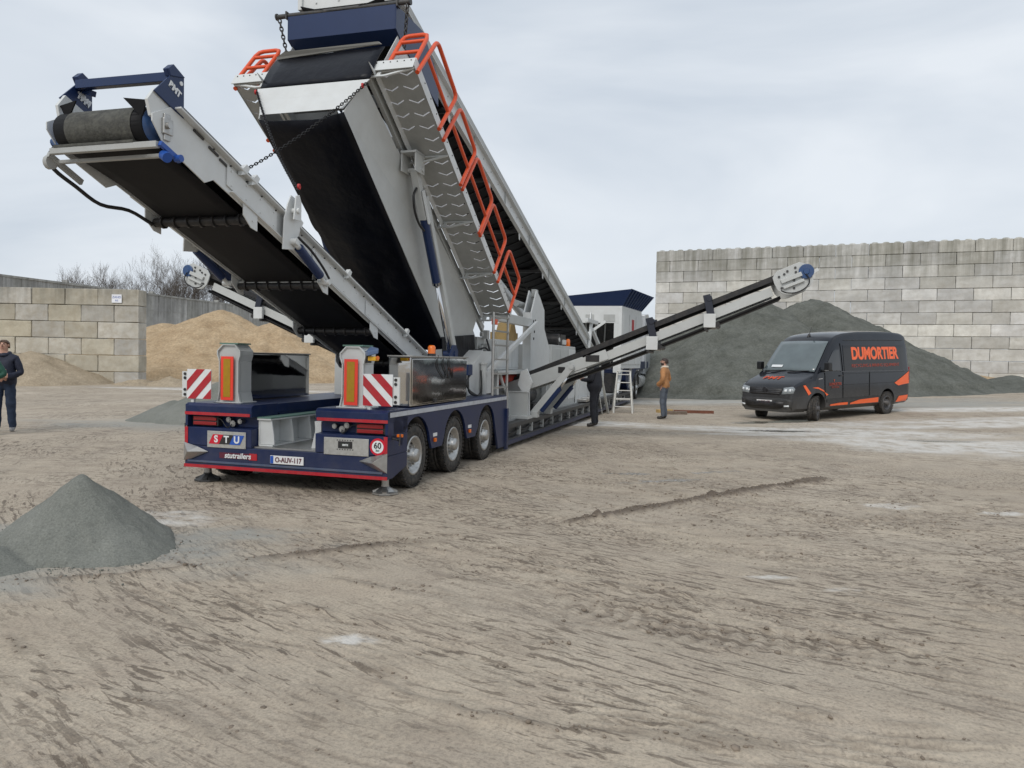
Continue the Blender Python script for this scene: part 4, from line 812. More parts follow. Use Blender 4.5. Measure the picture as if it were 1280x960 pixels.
# side plates of the box
b = MB()
for s in (-1, 1):
    b.plate(yz(s*.78, [(.30, wz(.30)-.12), (.52, 5.07), (1.24, 5.94), (1.9, 5.66), (4.9, wz(4.9)+.75), (4.9, wz(4.9)-.12)]), (-s*.012, 0, 0))
box_ = b.build('screen_box', WHITE, PL, .003)
b = MB()
for s in (-1, 1):
    for t_ in np.linspace(0, 1, 7): y, z = .58+.66*t_, 5.12+.8*t_; b.cyl((s*.78, y+.03, z-.05), (s*.79, y+.03, z-.05), .012, 6)
    for q in np.linspace(.9, 1.9, 4):
        for zz in (.35, .55): b.cyl((s*.78, q, wz(q)+zz), (s*.79, q, wz(q)+zz), .012, 6)
b.build('bolt_row', DARKM, box_)
b = MB(); b.box((-.77, .62, 5.0), (.77, .70, 5.05)); b.box((-.76, 1.2, 5.2), (.76, 4.8, 5.22)) if 0 else None
for q in np.linspace(1.1, 4.7, 7): b.beam((-.77, q, wz(q)+.2), (.77, q, wz(q)+.2), .09, .14)
b.build('cross_tube', GREYD, box_)
# side chutes and black rubber underside
def zl(y): return 4.50-.786*(y-.03)                   # lower edge line
b = MB()
for s in (-1, 1):
    top_ = [(s*.70, .34, 4.925), (s*.70, 4.75, wz(4.75)-.10)]
    low_ = [(s*.58, .06, zl(.06)), (s*.58, 3.42, zl(3.42))]
    b.plate([top_[0], top_[1], (s*.67, 4.55, wz(4.55)-.55), low_[1], low_[0]], (-s*.012, 0, 0))
ch = b.build('chute_side', GREY, PL)
b = MB()
b.plate([(-.79, .30, 4.93), (.79, .30, 4.93), (.66, .20, 4.74), (-.66, .20, 4.74)], (0, .012, 0)); b.plate([(-.66, .20, 4.74), (.66, .20, 4.74), (.565, .06, 4.52), (-.565, .06, 4.52)], (0, .012, 0))
b.build('end_panel', WHITE, PL)
b = MB(); ys = np.linspace(.06, 3.5, 22); xs = np.linspace(-.585, .585, 12)
rr_ = np.random.default_rng(3)
b.grid([[(x, y+.012*math.sin(x*9+y*3), zl(y)-.02-.035*math.cos(x/.585*1.5)-.018*math.sin(x*7+1.5*math.sin(y*2.1))*math.sin(y*3.3+x*2)) for x in xs] for y in ys]); b.build('rubber_skirt', SHEET, PL, solid=.01)
b = MB(); ys = np.linspace(0, 1, 8)
b.grid([[(x, .36+.38*t_-.03*math.sin(t_*3.1)+.006*math.sin(x*6+t_*3), 4.96+.50*t_+.10*(x+.77)*t_*.2) for x in np.linspace(-.765, .765, 12)] for t_ in ys]); b.build('rubber_flap', SHEET, PL, solid=.012)
b = MB(); b.plate([(-.76, .715, 5.45), (.72, .715, 5.52), (.69, .70, 5.545), (-.62, .66, 5.52), (-.76, .70, 5.475)], (0, .05, .012)); b.build('flap_strip', mat('dusty_grey_strip', (.30, .30, .28), .8, var=.12), PL)
# navy discharge hood with chains
b = MB(); hy = 1.0
b.plate([(-.78, hy, 5.82), (.78, hy, 5.82), (.78, hy, 6.13), (-.78, hy, 6.13)], (0, .02, 0)); b.plate([(-.78, hy, 5.818), (.78, hy, 5.818), (.76, hy+.22, 5.70), (-.76, hy+.22, 5.70)], (0, .02, .01))
for s in (-1, 1): b.plate(yz(s*.78, [(hy, 5.82), (hy, 6.13), (hy+.9, 6.15), (hy+1.5, 5.7), (hy+1.5, 5.30), (hy+.22, 5.70)]), (s*.014, 0, 0))
hood = b.build('discharge_hood', NAVYC, PL, .004)
b = MB(); b.cyl((-.97, hy+.03, 6.155), (.97, hy+.03, 6.155), .032, 14); b.cyl((-.985, hy+.03, 6.155), (-.965, hy+.03, 6.155), .045, 12); b.cyl((.965, hy+.03, 6.155), (.985, hy+.03, 6.155), .045, 12)
for s in (-1, 1): b.plate(yz(s*.80, [(hy-.02, 6.10), (hy+.08, 6.10), (hy+.08, 6.2), (hy-.02, 6.2)]), (s*.02, 0, 0))
b.build('hood_bar', DARKM, hood)
def chain(mb, pts, r=.011, link=.06):
    pts = [V(p) for p in pts]; L = sum((b_-a_).length for a_, b_ in zip(pts, pts[1:])); n = max(3, int(L/(link*.72))); seg = []
    for k in range(n):
        d0 = (k+.5)/n*L; acc = 0
        for a_, b_ in zip(pts, pts[1:]):
            l_ = (b_-a_).length
            if acc+l_ >= d0-1e-6: seg.append((a_+(b_-a_)*((d0-acc)/l_), (b_-a_).normalized())); break
            acc += l_
    for k, (c, d) in enumerate(seg):
        a_ = d.cross(V((.3, .2, .93))).normalized(); a_ = a_ if k % 2 else d.cross(a_).normalized()
        h_, w_ = link/2, link*.30
        ring = [c+d*(h_*math.cos(t_)*(1.0))+a_*(w_*math.sin(t_)) for t_ in (i*math.pi/4 for i in range(8))]; mb.tube(ring, r, 5, True)
def sag(a_, b_, drop, n=9): a_, b_ = V(a_), V(b_); return [a_+(b_-a_)*(i/(n-1))-V((0, 0, drop*4*(i/(n-1))*(1-i/(n-1)))) for i in range(n)]
for s in (-1, 1):
    b = MB(); chain(b, [(s*.94, hy+.03, 6.13), (s*.86, hy+.12, 5.62)], .010, .07); b.build('hood_chain', DARKM, hood)
# ---- walkways with chevron slots
def chevron(cx, t_):     # slot polygon at walkway coordinates: x across, t_ metres down the slope
    w, d, k = .105, .055, .012; return [(cx-w, t_), (cx, t_+d), (cx+w, t_), (cx+w, t_+k*1.7), (cx, t_+d+k*1.7), (cx-w, t_+k*1.7)]
Y0, Y1 = .50, 4.88; LW = (Y1-Y0)*math.sqrt(1+SL*SL)
def wp(x, t_, h=0.): p = V((x, Y0, wz(Y0)))+U_*t_+NP*h; return (p.x, p.y, p.z)
rndw = random.Random(5)
for s in (-1, 1):
    x0, x1 = s*.715, s*1.275; holes = []
    b = MB(); nrow = 25; cell = LW/nrow; xm = (x0+x1)/2
    for r_ in range(nrow):
        for (xa, xb) in ((min(x0, x1), xm), (xm, max(x0, x1))):
            cx = (xa+xb)/2; t0 = r_*cell; outer = [wp(xa, t0), wp(xb, t0), wp(xb, t0+cell), wp(xa, t0+cell)]
            hs = [[wp(px_, tt) for px_, tt in chevron(cx, t0+.07)]] if (rndw.random() > .10 and r_ not in (5, 6) or xa == xm) else []
            b.plate(outer, tuple(NP*.005), hs)
    wk = b.build('walkway', GALV, PL)
    b = MB(); b.plate([wp(x1, 0, -.01), wp(x1, LW, -.01), wp(x1, LW, .13), wp(x1, 0, .13)], (s*.006, 0, 0)); b.plate([wp(x0, -.004, -.05), wp(x1, -.004, -.05), wp(x1, -.004, .12), wp(x0, -.004, .12)], tuple(-U_*.008))
    for q in np.linspace(.1, LW-.1, 22): b.m(1).cyl((x1+s*.006, *wp(0, q, .09)[1:]), (x1+s*.012, *wp(0, q, .09)[1:]), .010, 6).m(0)
    for q in np.linspace(x0+s*.05, x1-s*.05, 6): p_ = V(wp(q, -.012, .08)); b.m(1).cyl(p_, p_-U_*.007, .009, 6).m(0)
    b.build('toe_board', [WHITE, DARKM], wk)
    for i, q in enumerate((.02, 1.42, 2.72, 3.95, LW-.04)):     # brackets under the walkway
        b = MB(); o_ = [wp(x0-s*.02, q, -.005), wp(x1, q, -.005), wp(x1-s*.02, q, -.03), wp(x0+s*.20, q, -.125), wp(x0-s*.02, q, -.125)]
        h1 = [wp(x0+s*.02, q, -.03), wp(x0+s*.09, q, -.03), wp(x0+s*.075, q, -.10), wp(x0+s*.02, q, -.10)]; h2 = [wp(x0+s*.13, q, -.03), wp(x1-s*.12, q, -.03), wp(x0+s*.185, q, -.10), wp(x0+s*.13, q, -.10)]
        b.plate(o_, tuple(U_*.02), [h1, h2]); b.build('bracket', WHITE if i == 0 else GREY, wk)
    b = MB(); b.beam(wp(x0-s*.03, 0, -.07), wp(x0-s*.03, LW+.3, -.07), .05, .12, up=tuple(NP)); b.beam(wp(x0+s*.05, 0, -.02), wp(x0+s*.05, LW+.1, -.02), .02, .03, up=tuple(NP)); b.build('side_beam', GREY, wk)
    # hand rails: leaning hoops with a middle bar
    LEG = V((0, .63, .63)); xr = s*1.29
    def hoop(ya, yb_, parent=PL):
        A, B = V((xr, ya, wz(ya)-.02)), V((xr, yb_, wz(yb_)-.02)); at_, bt_ = A+LEG, B+LEG; e = (bt_-at_).normalized(); l = LEG.normalized(); c = .11
        def arc(p, d0, d1): return [p-d0*c*(1-t_)**2+d1*c*t_**2 for t_ in (0, .25, .5, .75, 1)]
        b = MB(); b.tube([A]+arc(at_, l, e)+arc(bt_, e, -l)+[B], .028, 10); h_ = b.build('handrail', ORANGE, parent); b = MB(); b.tube([A+LEG*.5, B+LEG*.5], .025, 8); b.build('middle_bar', ORANGE, h_)
    for ya, yb_ in ((.57, 1.31), (1.47, 2.16), (2.24, 3.02), (3.07, 3.82), (4.03, 4.74)): hoop(ya, yb_)
    A, B = V((s*.90, .52, wz(.5))), V((s*1.25, .52, wz(.5))); l = V((0, .50, .58)); c = .07
    b = MB(); b.tube([A, A+l*.85, A+l*.97+V((s*.025, 0, 0)), A+l+V((s*.08, 0, 0)), B+l-V((s*.08, 0, 0)), B+l*.97-V((s*.025, 0, 0)), B+l*.85, B], .027, 10); h_ = b.build('handrail', ORANGE, PL)
    b = MB(); b.tube([A+l*.45, B+l*.45], .023, 8); b.tube([A+l*.8, B+l*.8], .023, 8); b.build('middle_bar', ORANGE, h_)
# ---- lift cylinders on both sides of the chute
for s in (-1, 1):
    x = s*.82; a_, c_ = V((x, 1.62, 4.16)), V((x, 3.10, 1.66)); d = c_-a_; n_ = V((1, 0, 0)).cross(d).normalized()
    b = MB(); b.beam(a_, a_+d*.24, .10, .12, up=tuple(n_)); b.beam(a_+d*.14+n_*.03*s*s, c_+n_*.03, .05, .10, up=tuple(n_), shift=(s*.05, .06)); lc = b.build('lift_strut', GREY, PL, .004)
    b = MB(); b.cyl(a_+d*.24, a_+d*.58, .062, 18); b.build('lift_cylinder', NAVYC, lc); b = MB(); b.cyl(a_+d*.58, c_, .036, 14); b.cyl(a_+d*.575, a_+d*.59, .07, 18); b.build('cylinder_rod', CHROME, lc)
    b = MB(); b.box((x-.11, 1.40, 4.10), (x-.09, 1.70, 4.38)); b.box((x+.09, 1.40, 4.10), (x+.11, 1.70, 4.38)); b.box((x-.11, 1.38, 4.34), (x+.11, 1.72, 4.37)); b.cyl((x-.13, 1.62, 4.16), (x+.13, 1.62, 4.16), .035, 12); b.build('strut_bracket', GREY, lc, .003)
    b = MB(); e_ = V((s*.06, 0, 0)); b.plate([a_+d*.10+e_-n_*.05, a_+d*.10+e_+n_*.05, a_+d*.26+e_+n_*.045, a_+d*.27+e_, a_+d*.26+e_-n_*.045], (s*.012, 0, 0)); b.build('link_plate', WHITE, lc)
    b = MB(); b.hose([a_+d*.08-n_*.06, a_+d*.10-n_*.20, a_+d*.17-n_*.26, a_+d*.24-n_*.20, a_+d*.29-n_*.08], .018, 8); b.build('hydraulic_hose', CABLE, lc)
    b = MB(); b.cyl(c_-V((.10, 0, 0)), c_+V((.10, 0, 0)), .05, 14); b.plate(yz(x+.07, [(2.8, 1.55), (3.2, 1.55), (3.25, 1.7), (3.15, 1.8), (3.0, 1.8)]), (.014, 0, 0)); b.build('foot_pin', NAVYC, lc)
    b = MB(); b.box((s*.55, 2.75, .98), (s*1.0, 3.45, 1.56)); b.build('strut_pedestal', GREY, PL, .006)
# ---- white gusset, column, beams, ladder beside the axles
for s in (-1, 1):
    gp = [(3.42, .985), (4.95, .985), (4.95, 1.73), (4.40, 1.73), (3.42, 1.27)]
    b = MB(); b.plate(yz(s*.94, gp), (-s*.03, 0, 0)); b.plate(yz(s*.62, gp), (-s*.03, 0, 0)); b.plate([(s*.62, 3.42, 1.272), (s*.938, 3.42, 1.272), (s*.938, 4.40, 1.732), (s*.62, 4.40, 1.732)], (0, 0, .012)); b.plate([(s*.62, 3.418, .99), (s*.908, 3.418, .99), (s*.908, 3.418, 1.27), (s*.62, 3.418, 1.27)], (0, .012, 0)); b.build('gusset', WHITE, PL, .003)
    b = MB(); b.plate([(s*.60, 3.30, zl(3.30)), (s*.70, 4.60, wz(4.6)-.52), (s*.70, 4.66, 1.74), (s*.60, 3.46, 1.20)], (-s*.012, 0, 0)); b.build('chute_rubber', SHEET, PL)
    cp = [(7.55, 1.38), (9.75, 1.38), (9.55, 1.62), (8.72, 2.30), (8.68, 2.72), (8.25, 2.98), (7.95, 3.10), (7.72, 2.80), (7.55, 2.6)]
    b = MB(); b.box((s*.80, 7.56, 1.38), (s*.928, 7.70, 2.60)); b.plate(yz(s*.93, cp), (s*.03, 0, 0)); b.plate(yz(s*.77, cp), (s*.03, 0, 0)); cl_ = b.build('column', WHITE, PL, .004)
    b = MB(); b.box((s*.55, 5.1, 1.31), (s*1.0, 9.9, 1.378)); b.box((s*.80, 9.2, .46), (s*.92, 9.3, 1.31)); b.box((s*.80, 5.3, .46), (s*.92, 5.42, 1.31)); b.build('floor_beam', GREY, PL, .004)
    b = MB(); b.box((s*.30, 5.0, .46), (s*.34, 9.28, 1.31)); b.build('opening_shade_wall', BLACK, PL)  # black inner wall stands in for the shade inside the opening
    b = MB(); b.cyl((s*.55, 8.2, .80), (s*.55, 9.0, .80), .2, 16); b.box((s*.45, 8.3, .46), (s*.85, 8.9, .62)); b.cyl((s*.7, 5.6, .7), (s*.7, 6.1, .7), .12, 14); b.build('drive_motor', DARKM, PL)
    b = MB()
    for y, z in ((7.7, 2.42), (7.86, 2.44), (7.78, 2.34), (7.8, 2.2), (7.75, 2.05)): b.cyl((s*.96, y, z), (s*.972, y, z), .028, 8)
    b.build('bolt', DARKM, cl_)
    b = MB(); b.box((s*.80, 8.1, 2.98), (s*.90, 8.3, 3.14)); b.cyl((s*.70, 8.1, 2.75), (s*.60, 7.6, 2.80), .07, 12); b.build('lock_pin', GREYD, cl_)
    b = MB(); b.box((s*.84, 5.0, 2.29), (s*.98, 7.55, 2.46)); b.build('tie_beam', GREY, PL, .004)
    b = MB(); b.beam((s*1.02, 7.75, 2.38), (s*1.02, 4.3, 1.33), .06, .09); b.build('diagonal_strut', WHITE, PL, .004)
b = MB()        # access ladder
for y in (3.72, 4.55): b.tube([(1.33, y, .70 if y > 4 else 1.0), (1.33, y, 2.36)], .022, 8)
ld = b.build('ladder', STEELM, PL)
for k in range(6): b = MB(); b.beam((1.33, 3.72, 1.12+k*.235), (1.33, 4.55, 1.12+k*.235), .05, .025); b.build('rung', STEELM, ld)
b = MB(); b.box((1.29, 3.74, 2.16), (1.34, 3.92, 2.25)); b.build('safety_tag', ORANGE, ld)
b = MB(); b.cyl((1.0, 4.25, .99), (1.0, 4.25, 1.50), .055, 14); b.cyl((1.0, 4.25, 1.50), (1.0, 4.25, 1.53), .07, 14); b.box((.955, 3.35, 1.30), (1.03, 3.52, 1.52)); vb = b.build('valve_post', GREY, PL, .004)
b = MB(); b.box((.99, 3.30, 1.33), (1.06, 3.5, 1.50)); b.build('valve', NAVYC, vb)
b = MB()
for q in range(5): b.hose([(1.03, 3.4+.02*q, 1.33), (1.07, 3.28-.03*q, 1.2), (1.07, 3.35+.03*q, 1.05), (1.06, 3.75+.05*q, .99), (1.05, 4.0, 1.05+.05*q), (1.02, 4.05, 1.40)], .014, 6)
for q in range(5): b.hose([(.75, 4.4+.06*q, 1.75), (.85, 4.6+.05*q, 1.55+.06*q), (.9, 4.9, 1.7), (.8, 5.0, 1.95)], .016, 6)
b.build('hose_bundle', CABLE, PL)
# ---- machinery in the middle
b = MB(); b.box((-.7, 5.9, 1.385), (.70, 7.5, 1.98)); cb = b.build('control_cabinet', WHITE, PL, .012); b = MB(); b.box((.701, 5.95, 1.43), (.712, 6.95, 1.94)); b.box((.701, 7.0, 1.43), (.712, 7.46, 1.94)); b.build('door', WHITE, cb, .004)
b = MB(); b.box((.3, 6.75, 1.985), (.68, 7.5, 2.15)); b.plate([(.66, 6.95, 2.15), (.66, 7.45, 2.15), (.66, 7.3, 2.36), (.66, 7.1, 2.36)], (-.3, 0, 0)); b.build('yellow_cover', WOOD, PL, .004)
b = MB(); b.box((.05, 5.2, 1.385), (.55, 5.6, 2.0)); b.build('pump_guard', GREYD, PL, .006)
b = MB()
for z in (1.2, 1.5, 1.8, 2.05): b.cyl((.58, 5.3, z), (.63, 5.3, z), .05, 10); b.box((.56, 5.45, z-.08), (.66, 5.6, z+.08))
b.build('valve_block', GREYD, PL)
b = MB(); b.box((-1.0, 9.3, .46), (1.0, 12.1, 1.96)); eh = b.build('engine_housing', GREY, PL, .012)
for k in range(3): b = MB(); b.box((1.001, 9.38+.92*k, .6), (1.014, 10.22+.92*k, 1.88)); b.build('door', GREY if k < 2 else WHITE, eh, .006)
b = MB(); b.box((1.0, 12.2, .46), (1.02, 12.6, 1.55)); b.box((1.015, 12.62, .5), (1.03, 13.8, 1.75)); b.build('side_panel', WHITE, eh, .004)
b = MB(); b.cyl((.55, 10.3, 2.10), (.95, 10.3, 2.10), .15, 18); b.box((.5, 10.7, 1.97), (.9, 11.3, 2.25)); mo = b.build('top_motor', BLACK, eh); b = MB(); b.cyl((.951, 10.3, 2.10), (.97, 10.3, 2.10), .055, 14); b.box((.75, 10.9, 2.0), (.95, 11.15, 2.12)); b.build('fan_cap', WHITE, eh)
b = MB(); b.lathe((.9, 11.6, 1.97), (0, 0, 1), [(.055, 0), (.06, .02), (.055, .16), (.03, .19), (0, .19)], 14); b.build('beacon_lens', AMBER, eh)
b = MB()
for k in range(4): b.box((.45, 12.4+.5*k, .47), (1.28, 12.85+.5*k, .55+.02*(k % 2)))
b.build('step_plate', STEELM, PL, .01)
b = MB(); b.cyl((-.6, 13.6, .46), (-.6, 13.6, 1.9), .25, 18); b.box((-1.0, 14.0, .46), (.9, 17.6, 1.4)); b.build('tank', WHITE, PL, .02)
# red idler tubes behind the ladder
b = MB(); b.cyl((.62, 5.3, 1.08), (.66, 5.95, 1.16), .08, 14); b.build('red_roller', mat('red_roller_paint', (.5, .035, .02), .5, var=.1, dirt=.3), PL); b = MB(); b.cyl((.67, 6.25, 1.17), (.72, 7.1, 1.24), .08, 14); b.build('red_roller', mat('red_roller_paint', (.5, .035, .02)), PL); b = MB(); b.hose([(.75, 6.02, 1.3), (.78, 6.08, 1.15), (.80, 6.2, 1.0), (.8, 6.35, .92)], .035, 8); b.build('pipe', WHITE, PL)
# ================================================================ feed conveyor
fz = lambda y: 1.80+.281*(16.1-y)       # bottom edge of its side beams
b = MB(); FY0, FY1 = .95, 17.2
for s in (-1, 1):
    xo = s*.68
    b.beam((xo, FY0+.3, fz(FY0+.3)+.17), (xo, FY1, fz(FY1)+.17), .012, .32); b.beam((xo+s*.03, FY0+.3, fz(FY0+.3)+.02), (xo+s*.03, FY1, fz(FY1)+.02), .07, .012); b.beam((xo+s*.03, FY0+.3, fz(FY0+.3)+.33), (xo+s*.03, FY1, fz(FY1)+.33), .09, .014)
for q in np.arange(2.2, 17, 1.25): b.beam((-.68, q, fz(q)+.22), (.68, q, fz(q)+.22), .07, .07)
fc = b.build('feed_conveyor', WHITE, PL, .003)
b = MB(); ys = np.arange(1.0, 17.0, .25); b.grid([[(x, y, fz(y)+.10+.10*(x/.6)**2) for x in np.linspace(-.60, .60, 7)] for y in ys]); b.build('belt', RUBBER, fc, solid=.012)
b = MB()
for y in np.arange(1.6, 16.4, .34):       # chevron cleats on the returning belt
    for s in (-1, 1): b.beam((s*.03, y+.24, fz(y+.24)+.083), (s*.56, y, fz(y)+.155), .035, .03)
b.build('belt_cleats', RUBBER, fc)
for y in (3.2, 5.3, 7.4, 9.5, 11.6, 13.7):
    b = MB(); b.cyl((-.66, y, fz(y)+.06), (.66, y, fz(y)+.06), .05, 12); b.build('return_roller', BLACK, fc)
    for s in (-1, 1): b = MB(); b.plate(yz(s*.69, [(y-.06, fz(y)-.0), (y+.06, fz(y)-.02), (y+.04, fz(y)-.14), (y-.03, fz(y)-.12)]), (s*.01, 0, 0)); b.build('roller_hanger', WHITE, fc)
for s in (-1, 1):
    b = MB(); b.beam((s*.72, FY0+.3, fz(FY0+.3)+.41), (s*.72, FY1-1.5, fz(FY1-1.5)+.41), .02, .14); b.build('skirt_plate', GREYD, fc)
    b = MB()
    for y in np.arange(1.8, 16.8, .45): b.cyl((s*.686, y, fz(y)+.24), (s*.70, y, fz(y)+.24), .012, 6); b.cyl((s*.686, y+.2, fz(y+.2)+.10), (s*.70, y+.2, fz(y+.2)+.10), .012, 6)
    for y in np.arange(2.5, 16, 1.9): b.beam((s*.692, y, fz(y)+.03), (s*.692, y, fz(y)+.32), .012, .05)
    b.build('bolt_row', GREYD, fc)
b = MB(); b.plate([(-.60, 1.06, 6.22), (.74, 1.06, 6.22), (.74, 1.10, 6.75), (-.60, 1.10, 6.75)], (0, .02, 0)); b.box((-.66, 1.03, 6.22), (-.60, 1.12, 6.75))
for q in np.linspace(-.4, .6, 4): b.cyl((q, 1.05, 6.30), (q, 1.06, 6.30), .012, 6)
b.build('head_guard', WHITE, fc)
b = MB(); b.cyl((-.6, 1.5, 6.55), (.6, 1.5, 6.55), .2, 24); b.build('head_drum', RUBBER, fc)
for s in (-1, 1): b = MB(); b.beam((s*.74, 15.2, 1.2), (s*.74, 15.9, 2.9), .08, .12); b.beam((s*.74, 15.0, 2.85), (s*.74, 16.9, 2.85), .1, .12); b.beam((s*.74, 16.0, 2.6), (s*.74, 17.6, 2.05), .1, .1); b.plate(yz(s*.74, [(15.55, 2.91), (15.8, 2.91), (15.72, 3.12), (15.63, 3.12)]), (s*.03, 0, 0)); b.build('tail_support', WHITE, PL, .004)
# ================================================================ side conveyors
def side_conveyor(s, xe, slope):
    zb = lambda x: 1.36+slope*(x-1.86)-(.10 if s < 0 else 0)             # centre line of the side beams, x = outward distance
    S_ = lambda x, y, z: (s*x, y, z)
    b = MB()
    for y in (6.95, 7.62): b.beam(S_(1.6, y, zb(1.6)), S_(xe, y, zb(xe)), .05, .17)
    for q in np.arange(2.2, xe, .85): b.beam(S_(q, 6.97, zb(q)), S_(q, 7.6, zb(q)), .06, .06)
    sc_ = b.build('side_conveyor', GREY, PL, .004)
    b = MB()       # deep inner section
    for y in (6.86, 7.70): b.beam(S_(.30, y, zb(.30)+.12), S_(2.25, y, zb(2.25)+.03), .03, .27)
    b.beam(S_(2.0, 6.84, zb(2.0)+.05), S_(2.7, 6.84, zb(2.7)+.03), .03, .20); b.build('inner_section', GREY, sc_, .004)
    b = MB(); b.box(S_(2.28, 6.815, zb(2.45)-.02), S_(2.55, 6.823, zb(2.45)+.11)); b.box(S_(1.72, 6.838, zb(1.75)+.03), S_(1.86, 6.844, zb(1.75)+.15)); b.build('opening', BLACK, sc_)
    b = MB(); up_ = [(x, zb(x)+.25-.02*(x > 2)) for x in np.linspace(.15, xe+.1, 24)]
    b.grid([[S_(x, y, z-.07*(1-((y-7.285)/.36)**2)) for y in np.linspace(6.93, 7.64, 7)] for x, z in up_]); b.build('belt', RUBBER, sc_, solid=.02)
    b = MB()
    for y in (6.90, 7.67): b.beam(S_(.2, y, zb(.2)+.26), S_(xe+.1, y, zb(xe+.1)+.23), .03, .10)
    b.build('skirt_rubber', BLACK, sc_)
    b = MB(); b.grid([[S_(x, y, zb(x)-.17-.03*math.sin((x-1.6)/(xe-1.6)*math.pi)) for y in (6.95, 7.28, 7.62)] for x in np.linspace(1.6, xe+.15, 16)]); b.build('return_belt', RUBBER, sc_, solid=.05)
    for q in (3.55, 4.62) if s > 0 else (3.9, 5.2):
        b = MB(); b.beam(S_(q-.05, 6.84, zb(q)+.40), S_(q+.04, 6.84, zb(q)+.02), .06, .14); b.beam(S_(q-.05, 7.72, zb(q)+.40), S_(q+.04, 7.72, zb(q)+.02), .06, .14); b.cyl(S_(q, 6.8, zb(q)+.33), S_(q, 6.95, zb(q)+.33), .06, 10); b.build('roller_station', mat('dark_navy_cast', (.012, .016, .03), .5), sc_, .006)
        b = MB(); b.box(S_(q-.09, 6.80, zb(q)-.22), S_(q+.13, 6.87, zb(q)+.04)); b.box(S_(q-.07, 7.70, zb(q)-.22), S_(q+.12, 7.76, zb(q)+.03)); b.build('bracket_plate', WHITE, sc_, .006)
        b = MB(); b.cyl(S_(q+.16, 6.82, zb(q)-.16), S_(q+.16, 7.72, zb(q)-.16), .05, 12); b.cyl(S_(q-.05, 6.80, zb(q)-.25), S_(q-.05, 7.7, zb(q)-.25), .03, 10); b.build('return_roller', BLACK, sc_)
    # cheek plates of the head with motor
    d = V((s, 0, slope)).normalized(); n_ = V((-slope*s, 0, 1)).normalized(); c = V(S_(xe+.36, 0, zb(xe+.36)+.07))
    for y, t_ in ((6.80, .03), (7.72, .03)):
        b = MB(); o_ = []
        for u_, v_ in ((-.34, .05), (-.33, .16), (-.22, .245), (.2, .25), (.30, .17), (.335, .0), (.30, -.17), (.2, -.24), (-.14, -.25), (-.27, -.2), (-.33, -.08)): p = c+d*u_+n_*v_; o_.append((p.x, y, p.z))
        b.plate(o_, (0, t_, 0)); ck_ = b.build('head_cheek', GREY, sc_, .004)
        p = c+d*.25+n_*.04; yy = y-.05 if y < 7 else y+t_
        if y < 7:
            b = MB(); b.lathe((p.x, y-.003, p.z), (0, -1, 0), [(.135, 0), (.135, .025), (.125, .03), (.06, .031), (.05, .05), (0, .05)], 24, False); b.build('motor', BLUE, sc_)
            b = MB()
            for v_, w_, h_ in ((.03, .40, .075), (-.09, .40, .05)): a0, a1 = c+d*-.22+n_*v_, c+d*.16+n_*v_; b.beam((a0.x, y-.03, a0.z), (a1.x, y-.03, a1.z), .05, h_)
            b.build('slide_rail', GREY, sc_, .004)
            b = MB()
            for u_, v_ in ((-.22, .13), (-.05, .17), (.1, .18), (-.25, -.08), (-.05, -.16), (.08, .1), (-.12, .14), (.0, -.03)): p = c+d*u_+n_*v_; b.cyl((p.x, y-.02, p.z), (p.x, y-.001, p.z), .022, 8)
            b.build('bolt_row', DARKM, sc_)
            b = MB(); b.hose([(lambda p: (p.x, y-.06, p.z))(c+d*u_+n_*v_) for u_, v_ in ((-.28, -.12), (-.2, -.2), (-.05, -.255), (.12, -.24), (.22, -.17), (.24, -.08), (.22, 0))], .012, 6); b.build('cable', CABLE, sc_)
    b = MB(); cd_ = c+d*.12; b.cyl((cd_.x, 6.84, cd_.z), (cd_.x, 7.72, cd_.z), .19, 24); b.build('head_drum', RUBBER, sc_)
    b = MB(); p0, p1 = c+d*.3+n_*.0, c+d*.56+n_*.06; b.beam((p0.x, 7.6, p0.z), (p1.x, 7.6, p1.z), .05, .06); b.build('tension_bar', WHITE, sc_)
    # lifting cylinders: wide fork legs from the bed up to the conveyor
    for y in (6.72, 7.9):
        a_, c_ = V(S_(1.22, y, .47)), V(S_(2.02, y, zb(2.02)+.05)); dd = c_-a_; nn = V((0, 1, 0)).cross(dd).normalized()
        b = MB(); b.beam(a_, c_, .10, .13, up=tuple(nn)); b.cyl(c_-V((0, .07, 0)), c_+V((0, .07, 0)), .05, 12); b.box((a_.x-.09, y-.09, .44), (a_.x+.14*s, y+.09, .56)); lg = b.build('lift_leg', GREY, sc_, .006)
        b = MB(); b.cyl(a_+dd*.16+nn*.09*s, a_+dd*.62+nn*.09*s, .058, 16); b.build('lift_cylinder', NAVYC, sc_); b = MB(); b.cyl(a_+dd*.62+nn*.09*s, a_+dd*.82+nn*.06*s, .03, 12); b.build('cylinder_rod', CHROME, sc_)
    b = MB(); b.box(S_(.62, 6.3, .44), S_(1.24, 6.36, .95)); b.box(S_(.85, 6.22, .44), S_(.87, 6.30, .95)); b.box(S_(.55, 6.15, .44), S_(1.30, 6.50, .50)); b.box(S_(.6, 6.28, .95), S_(1.26, 6.4, .97)); b.build('pivot_stand', GREY, sc_, .004)
    b = MB(); b.plate([S_(x, 6.42, z) for x, z in ((1.0, .5), (1.25, .5), (1.24, 1.0), (1.30, 1.15), (1.18, 1.42), (1.06, 1.36), (1.0, 1.1), (1.08, .98))], (0, .06, 0)); b.build('pivot_horn', WHITE, sc_, .004)
    return sc_
side_conveyor(1, 5.75, .412)
side_conveyor(-1, 6.5, .405)
